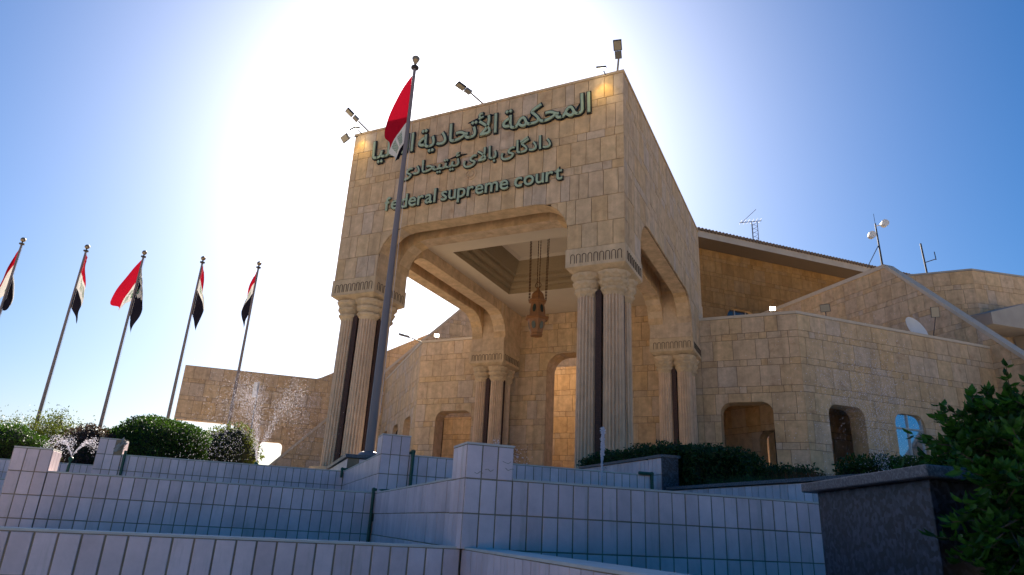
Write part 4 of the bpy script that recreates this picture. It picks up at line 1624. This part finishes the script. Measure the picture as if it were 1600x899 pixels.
# ------------------------------------------------------------------ flagpoles and flags
def flag(label, top, rows, seed, fold=0.05):
    """cloth hanging on the pole below 'top'. rows: (stripe coordinate, metres down the hoist, azimuth deg, droop deg, visible fly length)"""
    rnd = random.Random(seed)
    ns, ntt = 36, 22
    pa, pb_ = rnd.uniform(0, 6), rnd.uniform(0, 6)
    vs, uv, fs = [], [], []
    for i in range(ns + 1):
        s_ = i / ns
        for r0, r1 in zip(rows[:-1], rows[1:]):
            if s_ <= r1[0] + 1e-9:
                break
        k = (s_ - r0[0]) / (r1[0] - r0[0])
        k2 = k * k * (3 - 2 * k)
        hd = r0[1] + (r1[1] - r0[1]) * k
        th = radians(r0[2] + (r1[2] - r0[2]) * k2)
        ph = radians(r0[3] + (r1[3] - r0[3]) * k2)
        L = r0[4] + (r1[4] - r0[4]) * k2
        hp = Vector(top) - Vector((0, 0, hd))
        dh = Vector((cos(th), sin(th), 0))
        nn = Vector((-sin(th), cos(th), 0))
        for j in range(ntt + 1):
            t_ = j / ntt
            bend = ph + radians(10) * (t_ - 0.5)
            p = hp + (dh * cos(bend) + Vector((0, 0, -sin(bend)))) * (L * t_) + dh * 0.05
            amp = fold * min(1, t_ * 2.5)
            p += nn * (amp * (sin(s_ * 11 + pa + t_ * 2.2) + 0.5 * sin(t_ * 9 + pb_ + s_ * 5))) + dh * amp * 0.35 * sin(s_ * 17 + pb_)
            vs.append(p)
            uv.append((t_, min(0.999, s_)))
    for i in range(ns):
        for j in range(ntt):
            k = i * (ntt + 1) + j
            fs.append((k, k + 1, k + ntt + 2, k + ntt + 1))
    o = mesh_obj('flag', vs, fs, 'flag', None, loc=top, smooth=True, uv=uv)
    tag(o, label, 'flag', 'national flags on poles')
    return o

def flagpole(label, base, ztop, r0, r1, finial='ball', group=None):
    t = thing('flagpole', base, label, 'flagpole', group)
    bx, by, bz = base
    mb = MB()
    mb.tube((bx, by, bz), (bx, by, ztop), r0, r1, 14)
    mb.build('pole', ['pole'], t, smooth=False)
    mb = MB()
    mb.lathe((bx, by, bz), [(r0 * 2.4, 0), (r0 * 2.4, 0.03), (r0 * 1.9, 0.10), (r0 * 1.1, 0.13)], 16)
    mb.build('base_flange', ['pole'], t)
    mb = MB()
    mb.lathe((bx, by, ztop), [(r1 * 1.1, 0), (r1 * 2.6, 0.03), (r1 * 2.6, 0.08), (r1 * 0.8, 0.10), (r1 * 0.7, 0.16)], 12)
    mb.build('cap', ['darkmetal'], t)
    mb = MB()
    if finial == 'ball':
        R = 0.115
        mb.lathe((bx, by, ztop + 0.27), [(max(0.004, R * sin(pi * k / 8)), -R * cos(pi * k / 8)) for k in range(9)], 12)
    else:
        mb.lathe((bx, by, ztop + 0.15), [(0.03, 0), (0.05, 0.06), (0.10, 0.16), (0.12, 0.24), (0.09, 0.28), (0.07, 0.25), (0.03, 0.33)], 10)
    mb.build('finial', ['brass'], t)
    mb = MB()
    mb.tube((bx + 0.16, by + 0.03, bz + 1.0), (bx + 0.10, by + 0.02, ztop), 0.005, n=4)
    mb.build('halyard', ['hem'], t)
    return t

mp_ = AB(2.33, 16.6, 1.44)
MT = Z(5.12)
flagpole('tall grey flagpole on the granite plinth in front of the portico', tuple(mp_), MT, 0.115, 0.045, 'cup')
flag('large flag drooping red from the tall pole in front of the portico', (mp_.x, mp_.y, MT - 0.22), [(0, 0, 203, 67, 1.95), (0.333, 1.60, 205, 63, 1.05), (0.667, 2.30, 207, 66, 0.62), (1, 2.5, 208, 72, 0.40)], 4, 0.03)
row = [(34, -28.9, -0.30), (135, -27.07, 1.63), (225, -24.91, 3.10), (315, -22.62, 4.62), (401, -20.36, 6.06)]
row[0] = (34, -29.35, -0.02)
ZT = Z(4.0)
names = ['leftmost flagpole, cut by the picture edge', 'second flagpole of the row, with a trailing cord', 'third flagpole of the row, its flag spread red and black',
         'fourth flagpole of the row, left of the far stone wall', 'fifth flagpole of the row, rising behind the far stone wall and spray']
fl = ['folded dark flag on the leftmost pole', 'narrow furled flag showing green script on the second pole', 'widest flag of the row, red one side of its pole and black the other',
      'narrow flag with white middle and black tip on the fourth pole', 'narrow black and white flag with a red corner on the fifth pole']
W_, R_ = 205.0, 25.0          # towards the picture's left and right
prm = [[(0, 0, W_, 80, 0.9), (0.333, 0.9, W_, 70, 1.9), (0.5, 1.4, 115, 70, 0.6), (0.667, 1.5, R_, 74, 1.5), (1, 2.9, R_, 78, 0.5)],
       [(0, 0, R_, 66, 0.4), (0.333, 0.95, R_, 58, 0.85), (0.667, 1.75, R_, 56, 1.05), (1, 2.7, R_, 56, 0.9)],
       [(0, 0, W_, 62, 2.4), (0.333, 1.2, W_, 64, 1.5), (0.5, 1.5, W_, 70, 0.8), (0.52, 0.4, R_, 74, 1.5), (0.667, 1.0, R_, 66, 1.6), (1, 2.8, R_, 70, 1.0)],
       [(0, 0, R_, 68, 0.4), (0.333, 0.7, R_, 62, 0.9), (0.667, 1.3, R_, 57, 1.15), (1, 2.5, R_, 62, 0.9)],
       [(0, 0, W_, 68, 0.4), (0.333, 0.65, W_, 66, 0.8), (0.667, 1.2, W_, 64, 1.05), (1, 2.3, W_, 74, 0.7)]]
for i, (px, x, y) in enumerate(row):
    flagpole(names[i], (x, y, CAM.z + PLL), ZT, 0.085, 0.045, 'ball', 'flagpoles in a row on the plaza')
    flag(fl[i], (x, y, ZT - 0.10), prm[i], 20 + i, 0.06)

# ------------------------------------------------------------------ vegetation
def leaf_quads(mb, c, n, size, rnd, spread):
    for _ in range(n):
        p = c + Vector((rnd.gauss(0, spread), rnd.gauss(0, spread), rnd.gauss(0, spread)))
        u = Vector((rnd.gauss(0, 1), rnd.gauss(0, 1), rnd.gauss(0, 1))).normalized()
        v = u.orthogonal().normalized()
        a = rnd.uniform(0, 2 * pi)
        v = (v * cos(a) + u.cross(v) * sin(a)).normalized()
        l = size * rnd.uniform(0.6, 1.25)
        w = l * 0.42
        mb.add([p - u * l * 0.5, p + v * w * 0.5, p + u * l * 0.5, p - v * w * 0.5], [(0, 1, 2, 3)])

def shell_leaves(mb, sampler, n, size, rnd, jitter=0.05):
    for _ in range(n):
        p, nrm = sampler(rnd)
        p = p + nrm * (rnd.random() ** 2 * -0.22 + jitter * rnd.uniform(-0.4, 1.0))
        u = (nrm * rnd.uniform(0.1, 1.0) + Vector((rnd.gauss(0, .6), rnd.gauss(0, .6), rnd.gauss(0, .6)))).normalized()
        v = u.orthogonal().normalized()
        a = rnd.uniform(0, 2 * pi)
        v = (v * cos(a) + u.cross(v) * sin(a)).normalized()
        l = size * rnd.uniform(0.6, 1.3)
        w = l * 0.45
        mb.add([p - u * l * 0.5, p + v * w * 0.5, p + u * l * 0.5, p - v * w * 0.5], [(0, 1, 2, 3)])

def lumpy(d, seed):
    return 1 + 0.06 * sin(d.x * 5 + seed) * cos(d.y * 6 + seed * 2) + 0.05 * sin(d.z * 9 + d.x * 4 + seed)

def bush(name, label, c, rad, n, size, mat, seed, cat='bush', zmin=-1.0):
    rnd = random.Random(seed)
    c, rad = Vector(c), Vector(rad)
    t = thing(name, (c.x, c.y, c.z - rad.z), label, cat)
    def smp(r):
        while True:
            d = Vector((r.gauss(0, 1), r.gauss(0, 1), r.gauss(0, 1))).normalized()
            if d.z > zmin:
                break
        k = lumpy(d, seed)
        return c + Vector((d.x * rad.x, d.y * rad.y, d.z * rad.z)) * k, d
    mb = MB()
    shell_leaves(mb, smp, n, size, rnd, jitter=0.09)
    mb.build('foliage', [mat], t)
    mb = MB()
    vs, fs = [], []
    nu, nv = 20, 12
    for i in range(nv + 1):
        for j in range(nu):
            th, ph = pi * i / nv, 2 * pi * j / nu
            d = Vector((sin(th) * cos(ph), sin(th) * sin(ph), cos(th)))
            vs.append(c + Vector((d.x * rad.x, d.y * rad.y, d.z * rad.z)) * (lumpy(d, seed) * 0.86))
    for i in range(nv):
        for j in range(nu):
            fs.append((i * nu + j, i * nu + (j + 1) % nu, (i + 1) * nu + (j + 1) % nu, (i + 1) * nu + j))
    mb.add(vs, fs)
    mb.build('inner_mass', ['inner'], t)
    return t

def hedge_ab(name, label, a0, a1, b0, b1, z0, z1, n, size, mat, seed, cat='hedge'):
    rnd = random.Random(seed)
    t = thing(name, AB((a0 + a1) / 2, (b0 + b1) / 2, z0), label, cat)
    fa, fb, ft = (a1 - a0) * (z1 - z0), (b1 - b0) * (z1 - z0), (a1 - a0) * (b1 - b0)
    def smp(r):
        x = r.random() * (fa + fb + ft)
        wob = lambda q: 0.05 * sin(q * 4.3 + seed) + 0.04 * sin(q * 11 + 2 * seed)
        if x < fa:
            a, z = r.uniform(a0, a1), r.uniform(z0, z1)
            return AB(a, b0 + wob(a), z), -B_
        if x < fa + fb:
            b, z = r.uniform(b0, b1), r.uniform(z0, z1)
            return AB(a0 + wob(b), b, z), -A_
        a, b = r.uniform(a0, a1), r.uniform(b0, b1)
        return AB(a, b, z1 + wob(a + b)), Vector((0, 0, 1))
    mb = MB()
    shell_leaves(mb, smp, n, size, rnd, jitter=0.10)
    mb.build('foliage', [mat], t)
    mb = MB()
    ab_prism(mb, a0 + 0.10, a1 - 0.05, b0 + 0.10, b1 - 0.05, z0 - 0.1, z1 - 0.10)
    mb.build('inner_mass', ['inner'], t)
    return t

bush('clipped_bush', 'large rounded clipped bush behind the pillar with the broken corner', AB(-3.35, 24.3, PLZ + 0.45), (1.95, 1.3, 0.98), 24000, 0.085, 'hedge', 1)
bush('round_bush', 'small round green bush at the left edge', AB(-8.15, 27.0, PLZ + 0.35), (1.25, 1.1, 0.75), 9000, 0.09, 'hedge', 2)
bush('purple_bush', 'dark purplish bush between the small spray and the clipped bush', AB(-5.05, 23.6, PLZ + 0.25), (0.75, 0.7, 0.72), 5200, 0.08, 'purpleleaf', 3)
bush('loose_bush', 'loose light green shrub seen through the tall spray', AB(-1.2, 25.5, PLZ + 0.55), (1.15, 0.9, 1.05), 2600, 0.12, 'treeleaf', 4)

# feathery tree far left
def tree(label, base, h, crown_c, crown_r, nclump, seed):
    rnd = random.Random(seed)
    t = thing('tree', base, label, 'tree')
    base = Vector(base)
    mb = MB()
    top = base + Vector((0.2, 0.1, h * 0.5))
    mb.tube(base, top, 0.17, 0.11, 9)
    ends = []
    cc = Vector(crown_c)
    for i in range(9):
        a = 2 * pi * i / 9 + rnd.uniform(-.3, .3)
        e = cc + Vector((cos(a) * crown_r[0] * rnd.uniform(.4, .85), sin(a) * crown_r[1] * rnd.uniform(.4, .85), rnd.uniform(-.3, .8) * crown_r[2]))
        mid = top.lerp(e, 0.5) + Vector((0, 0, 0.25))
        mb.tube(top, mid, 0.07, 0.045, 6)
        mb.tube(mid, e, 0.045, 0.015, 6)
        for k in range(3):
            e2 = e + Vector((rnd.uniform(-.8, .8), rnd.uniform(-.8, .8), rnd.uniform(-.2, .6)))
            mb.tube(mid.lerp(e, 0.6), e2, 0.02, 0.008, 5)
            ends.append(e2)
        ends.append(e)
    mb.build('trunk', ['bark'], t)
    mb = MB()
    for k in range(nclump):
        if k < len(ends):
            c = ends[k]
        else:
            while True:
                d = Vector((rnd.uniform(-1, 1), rnd.uniform(-1, 1), rnd.uniform(-0.8, 1)))
                if 0.3 < d.length < 1:
                    break
            c = cc + Vector((d.x * crown_r[0], d.y * crown_r[1], d.z * crown_r[2]))
        leaf_quads(mb, c, rnd.randint(90, 150), 0.105, rnd, rnd.uniform(0.16, 0.34))
    mb.build('crown', ['treeleaf'], t)
tb = AB(-8.7, 33.0, PLL)
tree('feathery light green tree behind the second flagpole', tuple(tb), 1.9, (tb.x, tb.y, tb.z + 1.25), (2.6, 2.4, 1.05), 170, 9)

# hedges and plants before the gallery wing
hedge_ab('clipped_hedge', 'long clipped hedge growing in the granite-ended planter', 7.12, 8.5, 11.2, 14.9, 1.30, 1.64, 15000, 0.075, 'hedge_dark', 11)
hedge_ab('clipped_hedge', 'dark dense hedge to the right of the granite planter end', 7.40, 9.1, 10.9, 12.2, 0.75, 1.56, 15000, 0.075, 'hedge_dark', 12)
hedge_ab('low_hedge', 'lower hedge in front of the first gallery arch', 8.4, 10.3, 10.6, 11.5, 0.7, 1.32, 7000, 0.07, 'hedge_dark', 13)
hedge_ab('low_hedge', 'low hedge below the second gallery arch and the window', 11.2, 15.0, 9.9, 11.2, 0.9, 1.62, 12000, 0.08, 'hedge', 14)
def grass_tuft(name, label, a0, a1, b0, b1, z, h, n, mat, seed):
    rnd = random.Random(seed)
    mb = MB()
    for _ in range(n):
        p = AB(rnd.uniform(a0, a1), rnd.uniform(b0, b1), z)
        q = p + Vector((rnd.gauss(0, .07), rnd.gauss(0, .07), h * rnd.uniform(.4, 1.1)))
        s = Vector((rnd.uniform(-1, 1), rnd.uniform(-1, 1), 0)).normalized() * 0.012
        mb.add([p - s, p + s, q], [(0, 1, 2)])
    o = mb.build(name, mat)
    tag(o, label, 'grass', kind='stuff')
grass_tuft('dry_groundcover', 'reddish dry groundcover at the foot of the gallery corner', 8.8, 11.4, 9.6, 10.7, 0.62, 0.62, 4500, 'drygrass', 15)
grass_tuft('green_groundcover', 'green strappy groundcover along the low wall', 7.5, 9.2, 9.3, 10.8, 0.62, 0.45, 3500, 'hedge_dark', 16)

# foreground shrub, close to the viewer
def shrub(label, seed):
    rnd = random.Random(seed)
    t = thing('leafy_shrub', AB(3.9, 2.7, 0.3), label, 'shrub')
    tw, lf = MB(), MB()
    root = AB(4.3, 2.5, 0.28)
    def leafy(p, q, n, size):
        d = (q - p)
        for k in range(n):
            f = rnd.uniform(0.15, 1.05)
            c = p + d * f
            u = (d.normalized() * rnd.uniform(0.2, 1.0) + Vector((rnd.gauss(0, .6), rnd.gauss(0, .6), rnd.gauss(0.1, .5)))).normalized()
            v = u.cross(Vector((rnd.gauss(0, .4), rnd.gauss(0, .4), 1))).normalized()
            w = u.cross(v)
            l = size * rnd.uniform(0.6, 1.15)
            h = l * 0.24
            a, b2, cc, e = c, c + u * l * 0.3 + w * 0.006, c + u * l * 0.65 + w * 0.004, c + u * l
            lf.add([a, b2 + v * h - w * 0.008, cc + v * h * 0.85 - w * 0.006, e - w * 0.012, cc - v * h * 0.85 - w * 0.006, b2 - v * h - w * 0.008, b2, cc],
                   [(0, 1, 6), (0, 6, 5), (1, 2, 7, 6), (6, 7, 4, 5), (2, 3, 7), (7, 3, 4)])
    targets = []
    while len(targets) < 165:
        d = Vector((rnd.uniform(-1, 1), rnd.uniform(-1, 1), rnd.uniform(-0.6, 1)))
        if 0.4 < d.length < 1:
            targets.append(AB(4.36 + d.x * 0.88, 2.62 + d.y * 0.62, 0.50 + d.z * 0.42))
    while len(targets) < 230:
        d = Vector((rnd.uniform(-1, 1), rnd.uniform(-1, 1), rnd.uniform(-1, 1)))
        if d.length < 1:
            targets.append(AB(3.08 + d.x * 0.34, 2.10 + d.y * 0.16, -0.02 + d.z * 0.38))
    for q in targets:
        mid = root.lerp(q, 0.5) + Vector((rnd.gauss(0, .05), rnd.gauss(0, .05), 0.10))
        tw.tube(root, mid, 0.010, 0.006, 5)
        tw.tube(mid, q, 0.006, 0.003, 5)
        leafy(mid, q, 26, 0.075)
        for _ in range(2):
            s = q + Vector((rnd.gauss(0, .09), rnd.gauss(0, .09), rnd.gauss(0.03, .08)))
            tw.tube(mid.lerp(q, 0.7), s, 0.004, 0.002, 4)
            leafy(mid.lerp(q, 0.7), s, 18, 0.070)
    lf.build('foliage', ['shrubleaf'], t)
    tw.build('twigs', ['bark'], t)
shrub('dark glossy-leaved shrub overhanging the granite planter at the right edge', 31)

# ------------------------------------------------------------------ fountain water
def drop(mb, p, r, v):
    """a drop drawn out along its flight"""
    d = v.normalized()
    u = d.orthogonal().normalized()
    w = d.cross(u)
    l = r * 2.2
    mb.add([p + d * l, p + u * r, p - u * r * 0.5 + w * r * 0.87, p - u * r * 0.5 - w * r * 0.87, p - d * l], [(0, 1, 2), (0, 2, 3), (0, 3, 1), (4, 2, 1), (4, 3, 2), (4, 1, 3)])

def spray(name, label, origin, jets, n, seed, rmin=0.006, rmax=0.016, cat='fountain spray'):
    """jets: (launch velocity, spread, flight time, share)"""
    rnd = random.Random(seed)
    mb = MB()
    o = Vector(origin)
    for vel, spr, T, share in jets:
        for _ in range(int(n * share)):
            v = Vector(vel) * rnd.uniform(0.86, 1.04) + Vector((rnd.gauss(0, spr), rnd.gauss(0, spr), rnd.gauss(0, spr)))
            t = T * rnd.random() ** 1.05
            p = o + v * t + Vector((0, 0, -4.9 * t * t))
            drop(mb, p, rnd.uniform(rmin, rmax) * (0.7 + 0.5 * rnd.random()), v + Vector((0, 0, -9.8 * t)))
    ob = mb.build(name, 'drops')
    tag(ob, label, cat, kind='stuff')
RT = Vector((cos(0.4353), sin(0.4353), 0))        # along the picture plane, to the right
n0 = AB(-0.18, 18.3, 1.25)
spray('water_spray', 'tall twin-plumed spray rising behind the upper tiled wall', n0,
      [(RT * -0.75 + Vector((0, 0, 6.3)), 0.33, 1.25, 0.40), (RT * -1.35 + Vector((0, 0, 5.9)), 0.40, 1.25, 0.25), (RT * 1.25 + Vector((0, 0, 6.0)), 0.36, 1.05, 0.35)], 8000, 41, 0.0024, 0.0062)
n1 = AB(-4.2, 18.4, 1.06)
spray('water_fan', 'small fan of water between the two left pillars', n1,
      [(RT * -1.35 + Vector((0, 0, 2.9)), 0.12, 0.62, 0.5), (RT * 1.35 + Vector((0, 0, 2.8)), 0.12, 0.5, 0.4), (RT * -0.4 + Vector((0, 0, 2.9)), 0.2, 0.55, 0.15)], 1700, 42, 0.003, 0.0075)
n2 = AB(4.42, 8.6, 0.3)
spray('water_jet', 'thin white water jet standing in front of the hedge planter', n2, [((0.05, 0, 4.5), 0.03, 0.5, 1.0)], 1600, 43, 0.004, 0.009)
n3 = AB(4.55, 13.6, 0.9)
spray('water_splash', 'small splash of drops beside the cracked pillar', n3, [((0, 0, 4.0), 0.10, 0.75, 0.4), (RT * 1.1 + Vector((0, 0, 3.4)), 0.25, 0.8, 0.6)], 700, 44, 0.004, 0.009)
n4 = AB(9.2, 8.2, 0.7)
spray('water_mist', 'fine drifting spray in front of the gallery window', n4,
      [(RT * -0.5 + Vector((0, 0, 6.6)), 0.55, 1.2, 0.6), (RT * 0.2 + Vector((0, 0, 6.0)), 0.5, 1.2, 0.4)], 4000, 45, 0.002, 0.0048)
for lab, p in (('black fountain nozzle under the tall spray', n0), ('fountain nozzle under the small fan of water', n1)):
    mb = MB()
    mb.tube(p - Vector((0, 0, 0.6)), p - Vector((0, 0, 0.02)), 0.035, 0.025, 8)
    mb.lathe(p - Vector((0, 0, 0.08)), [(0.03, 0), (0.05, 0.02), (0.05, 0.06), (0.03, 0.08)], 8)
    o = mb.build('fountain_nozzle', 'pipe')
    tag(o, lab, 'nozzle')
